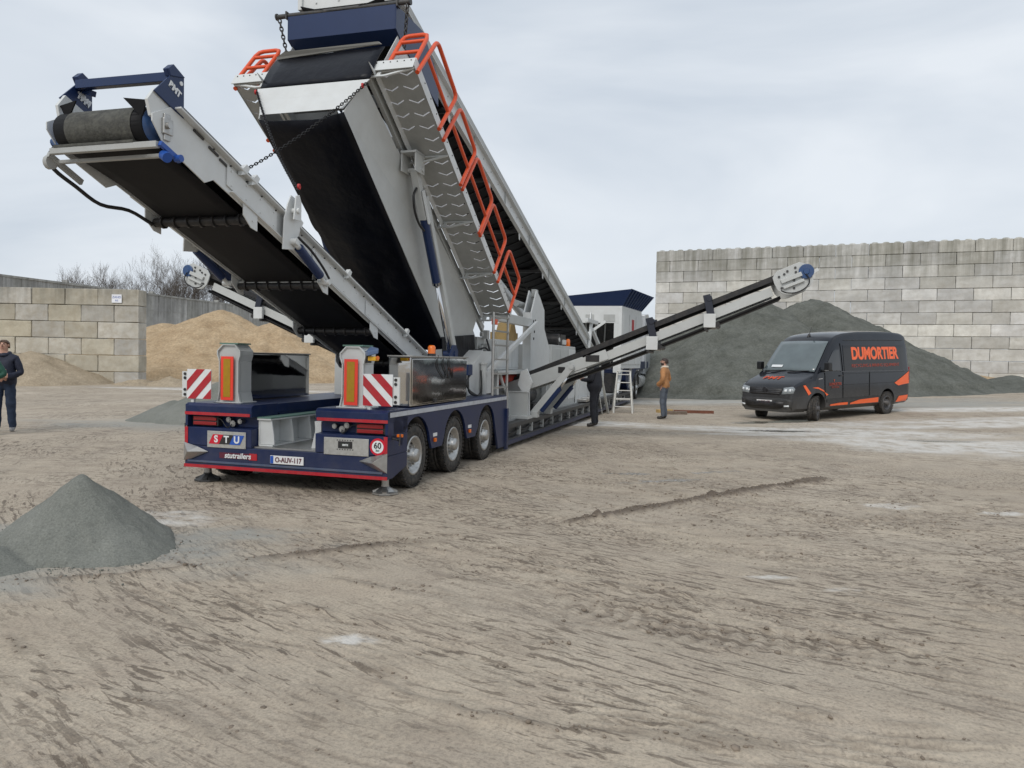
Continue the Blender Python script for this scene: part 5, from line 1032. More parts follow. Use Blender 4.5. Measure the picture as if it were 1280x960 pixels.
# ================================================================ feed hopper at the front
b = MB()
q_ = [(1.3, 18.8), (1.62, 21.9)]
for s in (-1, 1):
    b.plate([(s*1.3, 18.8, 1.35), (s*1.62, 21.9, 1.35), (s*1.62, 21.9, 3.55), (s*1.3, 18.8, 3.55)], (-s*.03, 0, 0))
    b.box((s*1.02, 18.78, 1.2), (s*1.295, 18.82, 2.948))
    b.box((s*1.30, 18.74, 1.2), (s*1.18, 18.79, 3.5))
b.box((-1.295, 18.78, 2.952), (1.295, 18.82, 3.55)); b.box((-1.6, 21.87, 1.35), (1.6, 21.9, 3.55))
hp = b.build('feed_hopper', WHITE, PL, .004)
b = MB(); b.plate([(-1.25, 19.0, 3.4), (1.25, 19.0, 3.4), (.6, 20.6, 1.4), (-.6, 20.6, 1.4)], (0, .03, 0)); b.plate([(1.25, 19.02, 3.4), (1.45, 21.8, 3.4), (.62, 21.5, 1.4), (.62, 20.6, 1.4)], (0, 0, .03)); b.plate([(-1.25, 19.02, 3.4), (-1.45, 21.8, 3.4), (-.62, 21.5, 1.4), (-.62, 20.6, 1.4)], (0, 0, .03)); b.build('hopper_bin', DARKM, hp)  # sloped bin plates, coloured dark to give the open interior its shade
b = MB()
for k in range(5): xx = -.9+.4*k; b.beam((xx, 18.96, 3.38), (xx*.55, 20.5, 1.5), .05, .05)
b.build('bin_rib', GREYD, hp)
b = MB(); b.box((-1.0, 18.9, .5), (1.0, 21.4, 1.15)); b.build('apron_feeder', BLACK, hp)
b = MB()
for s in (-1, 1): b.plate([(s*1.31, 18.78, 3.556), (s*1.63, 21.92, 3.556), (s*2.07, 22.1, 4.12), (s*1.66, 18.45, 4.12)], (-s*.02, 0, .004))
b.plate([(-1.30, 18.78, 3.556), (1.30, 18.78, 3.556), (1.655, 18.46, 4.115), (-1.655, 18.6, 3.80)], (0, .02, .004)); b.plate([(-1.62, 21.92, 3.556), (1.62, 21.92, 3.556), (2.06, 22.1, 4.12), (-2.06, 22.1, 4.12)], (0, -.02, .004)); fl = b.build('hopper_flare', NAVYC, PL)
b = MB()
for k in range(9):
    t_ = (k+.5)/9; p0 = V((1.31, 18.78, 3.56)).lerp(V((1.63, 21.92, 3.56)), t_); p1 = V((1.66, 18.45, 4.11)).lerp(V((2.07, 22.1, 4.11)), t_); b.beam(p0+V((.02, 0, 0)), p1+V((.02, 0, 0)), .05, .03, up=(1, 0, -.5))
b.build('flare_rib', NAVYC, fl)
for k in range(3): b = MB(); t0, t1 = k/3+.02, (k+1)/3-.02; b.plate([(1.3+.32*t0+.003, 18.8+3.1*t0, 1.5), (1.3+.32*t1+.003, 18.8+3.1*t1, 1.5), (1.3+.32*t1+.003, 18.8+3.1*t1, 3.3), (1.3+.32*t0+.003, 18.8+3.1*t0, 3.3)], (.02, 0, 0)); b.build('side_panel', WHITE, hp, .004)
b = MB(); b.box((.0, 18.765, 3.0), (.30, 18.78, 3.25)); b.box((.65, 18.765, 3.0), (1.05, 18.78, 3.25)); b.build('recess', GREYD, hp)
b = MB(); b.plate([(1.47, 20.2, 2.75), (1.50, 20.6, 2.75), (1.50, 20.6, 3.15), (1.47, 20.2, 3.15)], (.008, 0, 0)); b.build('warning_sticker', RED, hp)
b = MB(); b.beam((-.5, 18.6, 2.1), (.75, 18.6, 3.0), .05, .09); b.beam((.7, 18.5, 1.5), (-.2, 18.5, 2.2), .05, .12); b.build('diagonal_brace', WHITE, hp)
for s in (-1, 1): b = MB(); b.beam((s*1.2, 18.6, .46), (s*1.2, 19.6, 1.4), .12, .12); b.beam((s*1.2, 21.4, .6), (s*1.3, 21.4, 1.4), .14, .14); b.build('hopper_leg', WHITE, hp)
# gooseneck
b = MB(); xprism(b, -1.25, 1.25, [(20.5, .9), (20.5, 1.30), (23.5, 1.62), (28.3, 1.62), (28.3, 1.32), (23.6, 1.25), (21.8, .5), (21.2, .5)]); gn = b.build('gooseneck', NAVY, PL, .01)
b = MB(); b.plate(yz(1.254, [(22.5, 1.32), (24.2, 1.38), (24.2, 1.53), (22.5, 1.45)]), (.004, 0, 0)); b.build('name_strip', mat('dull_red', (.28, .02, .04), .4), gn)
# lifting chains between the box and the rear conveyor
def chain_thing(pts, label, hooks):
    b = MB(); chain(b, pts, .0062, .046); ch_ = b.build('lifting_chain', mat('black_chain', (.022, .022, .024), .5, .5), None); ch_.location = PL.location; ch_.rotation_euler = PL.rotation_euler
    for p in hooks: b = MB(); b.lathe(p, (1, .2, 0), [(.012, -.011), (.03, -.011), (.03, .011), (.012, .011), (.012, -.011)], 10); b.build('shackle', mat('red_shackle', (.5, .03, .03), .45), ch_)
    return tag(ch_, label, 'chain', 'lifting chains')
E_R, E_L = (.78, .24, 4.86), (-.74, .24, 4.90)
chain_thing(sag(E_R, (-.66, -1.05, 3.30), .12), 'long black chain slung slantwise from the box corner to the far conveyor side', [(.75, .20, 4.82)])
chain_thing(sag(E_L, (.67, -1.03, 3.32), .14), 'black chain hanging down to the lug on the near conveyor beam', [(-.73, .22, 4.86), (.66, -1.01, 3.36)])
# ================================================================ parked van
VAN_T = R(34.5)
vax = V((math.cos(VAN_T), math.sin(VAN_T), 0)); vay = V((math.sin(VAN_T), -math.cos(VAN_T), 0))    # rearwards, towards the van's left side
pF = V((8.60, 21.7, 0)); pF.z = gz(pF.x, pF.y); pR_ = pF+vax*3.64; pR_.z = gz(pR_.x, pR_.y)
fwd = (pF-pR_).normalized()
VM = Matrix.Translation(pF) @ Matrix(((vax.x, vay.x, 0, 0), (vax.y, vay.y, 0, 0), (0, 0, 1, 0), (0, 0, 0, 1)))
# local van frame: x = distance behind the front axle, y = towards the left side, z up; origin on the ground under the left front wheel
VAN = empty('parked_van', label='black panel van with orange lettering and orange stripes, parked before the gravel heap', cat='van')
pitch = math.atan2(pR_.z-pF.z, 3.64)
xv = V((vax.x*math.cos(pitch), vax.y*math.cos(pitch), math.sin(pitch))); yv = -vay*-1; zv = None
yv = vay; zv = xv.cross(yv)
if zv.z < 0: zv = -zv
# keep a right-handed frame: use x forward
VAN.matrix_world = Matrix(((-xv.x, yv.x, zv.x, pF.x), (-xv.y, yv.y, zv.y, pF.y), (-xv.z, yv.z, zv.z, pF.z), (0, 0, 0, 1)))
# in this frame x = forward of the front axle (nose +1.02), y = 0 at the left wheel plane, body from y = -1.87 to .15
PAINT = mat('anthracite_wrap', (.010, .012, .017), .13, var=.12, scale=2, spec=.42, dirt=.03, dirtcol=(.15, .14, .125), dirt_z=(.3, 1.1, .42))
PLAST = mat('black_bumper_plastic', (.022, .023, .025), .6, var=.12, scale=6, dirt=.25, dirtcol=(.12, .11, .095), dirt_z=(.2, .7, .4))
GLASS = mat('windscreen_glass', (.10, .125, .13), .04, var=.2, scale=1.3, spec=1.)
GLASSD = mat('dark_side_glass', (.012, .014, .017), .05, var=.05, spec=.9)
ORA = mat('orange_vinyl', (.90, .135, .03), .4, var=.04, dirt=.06)
CY, HW = -.86, 1.01
def hood_z(x):   # top outline along the van; x forward of the front axle
    P = [(1.02, .62), (1.0, .80), (.93, .98), (.80, 1.07), (.50, 1.19), (.20, 1.285), (.02, 1.345), (-.10, 1.46), (-.35, 1.76), (-.62, 2.07), (-.80, 2.26), (-.95, 2.37), (-1.15, 2.455), (-1.5, 2.525), (-2.2, 2.575), (-3.2, 2.59), (-4.2, 2.575), (-4.75, 2.54), (-4.92, 2.47), (-4.97, 2.38)]
    xs, zs = zip(*P[::-1]); return float(np.interp(x, xs, zs))
def half(x):
    return float(np.interp(x, [-4.97, -4.9, -4.5, .3, .7, .9, 1.0, 1.02], [.93, .985, 1.0, 1.0, .965, .90, .80, .72]))
stations = [1.02, 1.0, .95, .88, .80, .65, .5, .35, .2, .08, .0, -.1, -.22, -.35, -.48, -.62, -.72, -.82, -.95, -1.05, -1.2, -1.5, -1.9, -2.3, -3.0, -3.6, -4.2, -4.6, -4.8, -4.9, -4.95, -4.97]
def section(x):
    zt, w = hood_z(x), half(x); zb = .27 if x > -4.6 else .30
    cab = np.interp(x, [-1.1, -.1, .2], [0, 0, 1])               # 1 over the bonnet, 0 under the high roof
    if x > .02: wr, zs = w*(.90-.06*np.clip((x-.2)/.8, 0, 1)), min(zt-.05, 1.12-.10*np.clip((x-.3)/.7, 0, 1)+.0)
    else: wr, zs = float(np.interp(zt, [1.3, 1.8, 2.59], [.92, .88, .80]))*w, 1.28
    zs = min(zs, zt-.06); zq = zs+(zt-zs)*.62
    pts = [(0, zb), (w*.86, zb), (w*.975, zb+.10), (w, min(.62, zs-.2)), (w*.985 if x > .02 else w*.995, zs), ((w*.99+wr)/2 if x <= .02 else (w*.96+wr)/2, zq), (wr+.012, zt-(.10 if x <= .02 else .035)), (wr-.05, zt-(.035 if x <= .02 else .012)), (wr*.55, zt), (0, zt+.012)]
    return pts
sec = [section(x) for x in stations]; n_ = len(sec[0]); ring = []
for x, pts in zip(stations, sec):
    ring.append([(x, CY+a, z) for a, z in pts]+[(x, CY-a, z) for a, z in pts[-2:0:-1]])
b = MB(); m_ = len(ring[0])
b.add([p for r_ in ring for p in r_], [(i*m_+k, i*m_+(k+1) % m_, (i+1)*m_+(k+1) % m_, (i+1)*m_+k) for i in range(len(ring)-1) for k in range(m_)], True)
b.f.append(tuple(range(m_))); b.f.append(tuple((len(ring)-1)*m_+k for k in range(m_-1, -1, -1))); b.mi += [0, 0]; b.sm += [False, False]
body = b.build('body', PAINT, VAN)
cut = MB()
for x in (0, -3.64):
    for y in (.30, CY*2-.30): cut.cyl((x, y, .37), (x, y-.62 if y > -.5 else y+.62, .37), .43, 28)
co = cut.build('cutter', PLAST); co.matrix_world = VAN.matrix_world.copy()
bpy.context.view_layer.update()
bm_ = body.modifiers.new('b', 'BOOLEAN'); bm_.object = co; bm_.operation = 'DIFFERENCE'; bm_.solver = 'EXACT'
dg = bpy.context.evaluated_depsgraph_get(); dg.update(); nm = bpy.data.meshes.new_from_object(body.evaluated_get(dg)); body.modifiers.clear(); body.data = nm; bpy.data.objects.remove(co)
if len(nm.materials) == 0: nm.materials.append(PAINT)
nm.set_sharp_from_angle(angle=R(38)); wn = body.modifiers.new('wn', 'WEIGHTED_NORMAL'); wn.keep_sharp = True
def sidey(x, z):      # y of the left flank at a given height
    pts = section(x); zz = [p[1] for p in pts[1:]]; aa = [p[0] for p in pts[1:]]
    return CY+float(np.interp(z, zz, aa))
def on_side(poly, off=.006, res=.10):
    off += .004
    """patch that follows the left flank: poly of (x, z), tessellated and lifted off the surface"""
    out_ = []
    for i in range(len(poly)):
        (x0, z0), (x1, z1) = poly[i], poly[(i+1) % len(poly)]; k = max(1, int(math.hypot(x1-x0, z1-z0)/res))
        out_ += [(x0+(x1-x0)*t_/k, z0+(z1-z0)*t_/k) for t_ in range(k)]
    tris = tessellate_polygon([[V((x, z, 0)) for x, z in out_]])
    bm = bmesh.new(); vs = [bm.verts.new((x, 0, z)) for x, z in out_]
    for t_ in tris:
        try: bm.faces.new([vs[i] for i in t_])
        except ValueError: pass
    for _ in range(7):
        es = [e for e in bm.edges if e.calc_length() > .10]
        if not es: break
        bmesh.ops.subdivide_edges(bm, edges=es, cuts=1); bmesh.ops.triangulate(bm, faces=bm.faces[:])
    for v in bm.verts: v.co.y = sidey(v.co.x, v.co.z)+off
    r = MB(); bm.verts.index_update(); r.add([v.co[:] for v in bm.verts], [tuple(v.index for v in f.verts) for f in bm.faces], True); bm.free(); return r
def side_patch(name, poly, material, off=.006): return on_side(poly, off).build(name, material, body)
# glazing
b = MB(); rows = []
for x in np.linspace(-.03, -.80, 9):
    z = hood_z(x)+.012; w = float(np.interp(z, [1.3, 1.8, 2.59], [.92, .88, .80]))*half(x)*.955
    rows.append([(x+.004, CY+w*t_, z+.006-.02*t_*t_) for t_ in np.linspace(-1, 1, 11)])
b.grid(rows); b.build('windscreen', GLASS, body, solid=.006)
b = MB(); b.box((-.02, CY+.28, 1.415), (.03, CY-.05, 1.42)) if 0 else b.plate([(-.09, CY-.25, 1.50), (-.09, CY-.62, 1.50), (-.15, CY-.62, 1.565), (-.15, CY-.25, 1.565)], (.004, 0, .006)); b.build('paper_on_dash', SIGNW, body)
for y0 in (CY+.15, CY-.62): b = MB(); b.tube([(.06, y0-.1, 1.36), (.0, y0+.2, 1.40), (-.03, y0+.55, 1.415)], .012, 6); b.build('wiper', BLACK, body)
side_patch('door_window', [(-.28, 1.40), (-.42, 1.52), (-.86, 1.98), (-.98, 2.02), (-1.15, 2.02), (-1.15, 1.40)], GLASSD)
side_patch('side_panel', [(-1.33, 1.36), (-4.62, 1.36), (-4.66, 2.14), (-1.36, 2.14)], mat('gloss_black_panel', (.003, .003, .004), .05, var=.05, spec=.45), .005)
side_patch('door_seam', [(-1.235, .45), (-1.262, .45), (-1.262, 2.2), (-1.235, 2.2)], mat('seam_black', (.002, .002, .002), .8, spec=.1), .004); side_patch('door_seam', [(-.36, .62), (-.385, .62), (-.36, 1.36), (-.335, 1.36)], mat('seam_black', (.002, .002, .002)), .004)
for z in (1.30, .98): side_patch('body_crease', [(-1.3, z), (-4.6, z), (-4.6, z+.012), (-1.3, z+.012)], mat('crease_black', (.008, .008, .01), .5), .004)
side_patch('rub_strip', [(-.46, .50), (-3.18, .50), (-3.18, .60), (-.46, .60)], PLAST, .014); side_patch('roof_gutter', [(-1.45, 2.285), (-4.7, 2.285), (-4.7, 2.305), (-1.45, 2.305)], BLACK, .008)
side_patch('door_handle', [(-1.06, 1.24), (-1.20, 1.24), (-1.20, 1.275), (-1.06, 1.275)], PLAST, .03)
side_patch('door_seam', [(-2.62, .62), (-2.645, .62), (-2.645, 1.34), (-2.62, 1.34)], mat('seam_black', (.002, .002, .002)), .004); side_patch('crease_highlight', [(-1.15, 1.37), (-4.64, 1.335), (-4.64, 1.352), (-1.15, 1.387)], mat('highlight_grey', (.06, .06, .065), .3), .012)  # lighter strip below the windows paints a highlight along the body crease
# orange vinyl
side_patch('orange_stripe', [(.62, 1.02), (.52, 1.03), (.30, .80), (.40, .74)], ORA); side_patch('orange_stripe', [(.24, .95), (-.02, .96), (-.30, .86), (-.42, .70), (-.52, .73), (-.36, .80), (-.05, .905)], ORA)
side_patch('orange_stripe', [(-.62, .40), (-1.5, .40), (-1.5, .47), (-1.1, .47), (-.62, .44)], ORA, .018); side_patch('orange_stripe', [(-1.62, .40), (-3.12, .40), (-3.12, .55), (-2.1, .52), (-1.62, .44)], ORA, .018)
side_patch('orange_stripe', [(-4.02, .96), (-4.93, 1.33), (-4.95, .93), (-4.5, .90), (-4.25, .87)], ORA); side_patch('orange_stripe', [(-4.15, .36), (-4.85, .36), (-4.85, .56), (-4.3, .54)], ORA)
def side_text(s, xc, zc, size, material, bold=0., squeeze=1.): 
    o = text('lettering', s, size, Matrix(), material, body, .002, bold, 'CENTER', squeeze)
    for v in o.data.vertices:
        x, z = xc-v.co.x, zc+v.co.y; v.co = (x, sidey(x, z)+.012+v.co.z, z)
    return o
side_text('DUMORTIER', -3.02, 1.88, .49, ORA, .021, .92); side_text('RECYCLING & MINING EQUIPMENT', -3.02, 1.53, .135, mat('dim_orange', (.30, .05, .03), .5), .001, 1.22)
side_text('DUMORTIER', -.86, 1.02, .12, mat('dim_orange', (.30, .05, .03)), .002, .9); side_text('RECYCLING', -.86, .93, .07, mat('dim_orange', (.3, .05, .03)), 0); side_text('Y', -.80, 1.12, .10, ORA, 0); side_patch('side_badge', [(-.04, 1.175), (-.24, 1.185), (-.24, 1.21), (-.04, 1.20)], STEELM)
o = text('lettering', 'BMT', .26, Matrix(), ORA, body, .002, .012, 'CENTER', 1.25)
for v in o.data.vertices:
    y = CY-.12-v.co.x*-1.0; x = .50-v.co.y; v.co = (x, y, hood_z(x)+.022)
o.data.flip_normals()
# front end
def front(poly, xoff=.012):       # patch over the nose: poly of (y from centre, z)
    return None
def nose_x(a, z):                  # forward x of the nose skin at offset a from the centre line and height z
    x = 1.02
    while x > .3:
        pts = section(x); w = float(np.interp(z, [p[1] for p in pts[1:]], [p[0] for p in pts[1:]], right=0))
        if abs(a) <= w and z <= hood_z(x)+.012: return x
        x -= .01
    return x
def nose_patch(name, poly, material, off=.012, parent=None):
    bm = bmesh.new(); vs = [bm.verts.new((0, a, z)) for a, z in poly]; bm.faces.new(vs); bmesh.ops.triangulate(bm, faces=bm.faces[:])
    for _ in range(2): bmesh.ops.subdivide_edges(bm, edges=[e for e in bm.edges if e.calc_length() > .12], cuts=1); bmesh.ops.triangulate(bm, faces=bm.faces[:])
    for v in bm.verts: v.co.x = nose_x(v.co.y, v.co.z)+off; v.co.y += CY
    r = MB(); bm.verts.index_update(); r.add([v.co[:] for v in bm.verts], [tuple(v.index for v in f.verts) for f in bm.faces], True); bm.free(); return r.build(name, material, parent or body, solid=.01)
nose_patch('bumper', [(-.84, .36), (.84, .36), (.88, .62), (.62, .665), (-.62, .665), (-.88, .62)], PLAST, .02)
nose_patch('lower_grille', [(-.60, .40), (.60, .40), (.66, .56), (-.66, .56)], BLACK, .03)
nose_patch('upper_grille', [(-.50, .76), (.50, .76), (.56, .94), (-.56, .94)], BLACK, .016)
for z in (.79, .835, .88): nose_patch('grille_bar', [(-.48, z), (.48, z), (.49, z+.014), (-.49, z+.014)], mat('grille_grey', (.07, .07, .075), .4), .024)
b = MB(); b.cyl((1.0, CY, .885), (1.035, CY, .885), .075, 20); b.build('badge', mat('dark_badge', (.05, .05, .055), .3, .5), body)
for s in (-1, 1):
    nose_patch('headlight', [(s*.55, .77), (s*.88, .80), (s*.90, .93), (s*.84, .99), (s*.58, .955)], mat('headlamp_glass', (.22, .24, .25), .08, spec=.9, var=.1, scale=8), .018)
    nose_patch('lamp_core', [(s*.62, .84), (s*.70, .85), (s*.70, .92), (s*.62, .91)], mat('lamp_bright', (.75, .77, .78), .15), .03); nose_patch('lamp_core', [(s*.76, .85), (s*.83, .86), (s*.83, .93), (s*.76, .92)], mat('lamp_bright', (.75, .77, .78), .15), .03)
    nose_patch('fog_lamp', [(s*.66, .42), (s*.80, .43), (s*.80, .475), (s*.66, .465)], mat('lamp_bright', (.75, .77, .78), .15), .034)
    b = MB(); yy = CY+s*1.12; b.box((-.36, yy-s*.05, 1.42), (-.18, yy+s*.11, 1.66)); b.box((-.3, yy-s*.05, 1.38), (-.22, CY+s*.95, 1.46)); mr_ = b.build('door_mirror', mat('mirror_black', (.008, .008, .009), .4), body, .03, 3)
    if s > 0: b = MB(); b.box((-.18, yy-.02, 1.425), (-.172, yy+.10, 1.445)); b.build('mirror_indicator', STEELM, body)
b = MB(); b.box((1.035, CY-.26, .485), (1.05, CY+.26, .595)); b.build('number_plate', mat('plate_white', (.75, .75, .75)), body, .003)
text('lettering', '2-GKE-478', .10, frame4((1.053, CY, .54), (0, 1, 0), (0, 0, 1)), mat('plate_maroon', (.1, .004, .02)), body, squeeze=.85, bold=.001)
b = MB(); b.tube([(-1.02, CY, 2.41), (-1.06, CY, 2.5), (-1.15, CY, 2.68)], .012, 6); b.cyl((-.99, CY, 2.38), (-1.05, CY, 2.47), .04, 8); b.build('aerial', BLACK, body)
b = MB(); b.box((-4.985, CY+.80, .95), (-4.93, CY+.965, 1.45)); b.build('tail_light', REDL, body, .02)
VR = mat('van_wheel_steel', (.10, .10, .105), .5, .5, var=.15, dirt=.4)
VTY = []
for x, y, s, st in ((0, .02, 1, .42), (0, -1.74, -1, .42), (-3.64, .02, 1, 0), (-3.64, -1.74, -1, 0)):
    w_ = put_wheel(VAN, (x, y, .35), 1, .352, .235, 6, .215, rimmat=VR); w_.rotation_euler = (0, 0, (R(90) if s > 0 else R(-90))+st)
b = MB(); b.box((-4.6, CY-.8, .28), (.6, CY+.8, .40)); b.build('underbody', BLACK, VAN)
# ================================================================ tractor unit under the gooseneck
TR = empty('tractor_truck', PL.location, -PA, 'silver tractor truck coupled under the plant, half hidden by the hopper', 'truck')
CABM = mat('silver_cab_paint', (.46, .48, .50), .35, .2, var=.06, coat=.3, dirt=.2)
b = MB(); b.box((-.45, 21.9, .75), (.45, 29.2, 1.02)); b.build('frame', DARKM, TR, .01)
for y in (22.9, 24.3, 28.2):
    for s in (-1, 1): put_wheel(TR, (s*1.05, y, .50), s, .505, .32, 10, .29)
for s in (-1, 1):
    b = MB(); ar = [(.60*math.cos(R(a)), .50+.60*math.sin(R(a))) for a in np.linspace(165, 15, 13)]
    for y in (22.9, 24.3): b.grid([[(s*.9, y+p, z) for p, z in ar], [(s*1.24, y+p, z) for p, z in ar]])
    b.build('mudguard', BLACK, TR, solid=.02)
    b = MB(); b.cyl((s*1.0, 25.3, .72), (s*1.0, 27.2, .72), .30, 20); b.build('fuel_tank', mat('tank_alloy', (.7, .71, .7), .3, .6), TR, .01)
    b = MB(); b.cyl((s*.95, 26.75, 1.2), (s*.95, 26.75, 3.9), .08, 14); b.build('exhaust_stack', CHROME, TR)
b = MB(); xprism(b, -1.22, 1.22, [(26.95, 1.05), (26.95, 3.75), (28.2, 3.85), (29.2, 3.3), (29.45, 2.2), (29.5, .55), (28.85, .55), (28.75, .95), (28.45, 1.15), (27.95, 1.15), (27.65, .95), (27.55, 1.05)]); cb2 = b.build('cab', CABM, TR, .05, 3)
for s in (-1, 1):
    b = MB(); b.plate([(s*1.225, y, z) for y, z in ((27.9, 2.1), (29.05, 2.1), (28.95, 2.85), (28.0, 2.9))], (s*.004, 0, 0)); b.build('door_window', GLASSD, cb2)
    b = MB(); b.box((s*1.225, 27.0, 1.3), (s*1.26, 27.5, 3.4)); b.build('side_fairing', CABM, cb2, .02)
b = MB(); b.box((-.5, 26.7, 1.05), (.5, 26.9, 2.6)); b.build('air_lines_rack', DARKM, TR)
# ================================================================ step ladder
SLM = mat('white_ladder_paint', (.66, .655, .62), .5, var=.08, dirt=.35)
sl = empty('step_ladder', (3.42, 23.35, gz(3.4, 23.3)), R(-8), 'white step ladder with five treads standing beside the plant', 'ladder')
b = MB()
for s in (-1, 1): b.beam((s*.28, 0, 0), (s*.19, .30, 1.30), .04, .075)
b.build('front_frame', SLM, sl, .004)
for k in range(5):
    t_ = .16+.19*k; b = MB(); b.box((-.28+.09*t_+.02, .30*t_-.06, 1.30*t_-.012), (.28-.09*t_-.02, .30*t_+.06, 1.30*t_+.012)); b.build('tread', SLM, sl, .004)
b = MB()
for s in (-1, 1): b.beam((s*.34, .85, 0), (s*.19, .32, 1.28), .03, .05)
b.beam((-.30, .68, .4), (.30, .68, .4), .03, .04); b.build('rear_frame', SLM, sl)
b = MB(); b.box((-.2, .24, 1.29), (.2, .42, 1.32)); b.build('top_plate', SLM, sl, .004)
lb_ = MB(); lb_.beam((2.92, 22.95, .02), (2.62, 23.2, 1.62), .035, .07); lb_.beam((2.70, 22.75, .02), (2.46, 23.05, 1.62), .03, .06); lo = lb_.build('leaning_bars', mat('raw_steel_bar', (.42, .41, .37), .5, .5), None, .003); lo.location = (0, 0, 0); tag(lo, 'pair of bare steel bars leaning on the plant by the step ladder', 'steel bars')
# scrap timber and rusty beam on the ground
RUST = mat('rusty_steel', (.16, .06, .035), .8, var=.3, scale=6); PLK = mat('weathered_plank', (.17, .13, .10), .85, var=.3, scale=8)
b = MB(); b.box((-.62, -.05, 0), (.62, .06, .10)); o = b.build('rusty_beam', RUST, None, .006); o.location = (5.75, 24.0, gz(5.75, 24)); o.rotation_euler = (0, 0, R(-4)); tag(o, 'short rust-red steel beam lying on the ground left of the van', 'beam')
for i, (x, y, L_, a, lab) in enumerate(((5.0, 23.3, .75, 8, 'dark weathered timber lying across the front of the rusty beam'), (4.85, 24.1, .55, 28, 'short pale-topped timber offcut behind the dark timber'))):
    b = MB(); b.box((-L_/2, -.09, 0), (L_/2, .09, .11)); o = b.build('timber', PLK if i == 0 else WOOD, None, .008); o.location = (x, y, gz(x, y)); o.rotation_euler = (0, 0, R(a)); tag(o, lab, 'timber')
# ================================================================ bare trees beyond the wall
BARK = mat('winter_bark', (.13, .112, .098), .9, var=.25, scale=2)
def bare_tree(x, y, h, spread, stems, seed, label):
    rd = random.Random(seed); root = empty('bare_tree', (x, y, -.2), 0, label, 'tree', 'bare trees beyond the wall'); trunk, crown = MB(), MB()
    def grow(p, d, L, r, lev, mb):
        n = 4 if lev < 2 else 3; pts, rs = [p], [r]; q = p.copy(); dd = d.copy()
        for i in range(n):
            dd = (dd+V((rd.gauss(0, .10), rd.gauss(0, .10), rd.gauss(.05, .07)))*(1 if lev else .5)).normalized(); q = q+dd*L/n; pts.append(q.copy()); rs.append(max(.0075, r*(1-.62*(i+1)/n)))
        mb.tube(pts, rs, 6 if lev < 1 else (4 if lev < 3 else 3))
        if lev >= 5 or L < .45: return
        k = (7, 5, 4, 4, 3)[lev]
        for j in range(k):
            t_ = .28+.72*(j+rd.random()*.7)/k if lev else .30+.70*(j+rd.random()*.6)/k
            t_ = min(t_, .99); f = t_*n; i = min(int(f), n-1); c = pts[i].lerp(pts[i+1], f-i); base = (pts[i+1]-pts[i]).normalized()
            a = rd.uniform(0, 6.283); side = base.cross(V((math.cos(a), math.sin(a), .3))).normalized(); ang = rd.uniform(.25, .62)*spread
            nd = (base*math.cos(ang)+side*math.sin(ang)+V((0, 0, .16))).normalized(); grow(c, nd, L*rd.uniform(.50, .72), rs[i]*.55, lev+1, crown)
    for s_ in range(stems):
        a = s_*2.4+seed; d0 = V((.22*math.cos(a)*(stems > 1), .22*math.sin(a)*(stems > 1), 1)).normalized(); grow(V((.4*math.cos(a)*(stems > 1), .4*math.sin(a)*(stems > 1), 0)), d0, h*.62*rd.uniform(.85, 1), h*.016, 0, trunk)
    f_ = h/max(v[2] for v in crown.v); trunk.v = [(a*f_, b_*f_, c*f_) for a, b_, c in trunk.v]; crown.v = [(a*f_, b_*f_, c*f_) for a, b_, c in crown.v]
    t_ = trunk.build('trunk', BARK, root); crown.build('crown', BARK, root); return root
for i, (px_, top_y, D, sp, st, lab) in enumerate(((96, 326, 96, 1.0, 2, 'short bare tree above the left end of the wall'), (126, 325, 98, .9, 1, 'slim bare tree, second from the left above the wall'), (152, 336, 100, 1.0, 2, 'lowest bare tree, barely topping the wall'), (186, 322, 97, 1.1, 2, 'low bushy bare tree left of the tallest tree'), (212, 306, 94, 1.05, 2, 'tallest bare tree with a wide fan of branches'), (240, 305, 98, .95, 1, 'tall narrow bare tree right of the tallest tree'), (268, 308, 96, 1.0, 2, 'bare tree just behind the far conveyor head'), (292, 318, 99, 1.0, 2, 'rightmost bare tree, crossed by the big conveyor'))):
    hz = 449.+(px_-640)*.021; h_ = (hz-top_y)/952*D+1.8; bare_tree((px_-640)/952*D, D, h_, sp, st, 40+i*3, lab)
# ================================================================ people
SKIN = mat('skin', (.52, .30, .22), .5, var=.08, scale=14); HAIRB = mat('dark_brown_hair', (.035, .022, .016), .6, var=.3, scale=40); HAIRL = mat('brown_hair', (.09, .055, .035), .6, var=.3, scale=40)
DENIM = mat('navy_jeans', (.022, .038, .075), .85, var=.2, scale=9, bump=.3, bscale=30); GJEAN = mat('grey_jeans', (.085, .10, .125), .85, var=.25, scale=9, bump=.3, bscale=30); BLKC = mat('black_workwear', (.013, .014, .02), .85, var=.2, scale=9, bump=.35, bscale=22)
NAVJ = mat('navy_jacket', (.012, .016, .035), .7, var=.2, scale=8, bump=.5, bscale=18); SUEDE = mat('tan_suede', (.40, .19, .075), .8, var=.18, scale=7, bump=.5, bscale=16); GRNJ = mat('green_jacket', (.012, .075, .05), .7, var=.15, scale=8, bump=.4, bscale=16); SHOE = mat('dark_shoe', (.03, .026, .024), .6, var=.2); SHOEW = mat('grey_trainer', (.25, .25, .25), .6, var=.2); FLEECE = mat('cream_fleece', (.66, .58, .47), .95, var=.1, bump=.6, bscale=60)
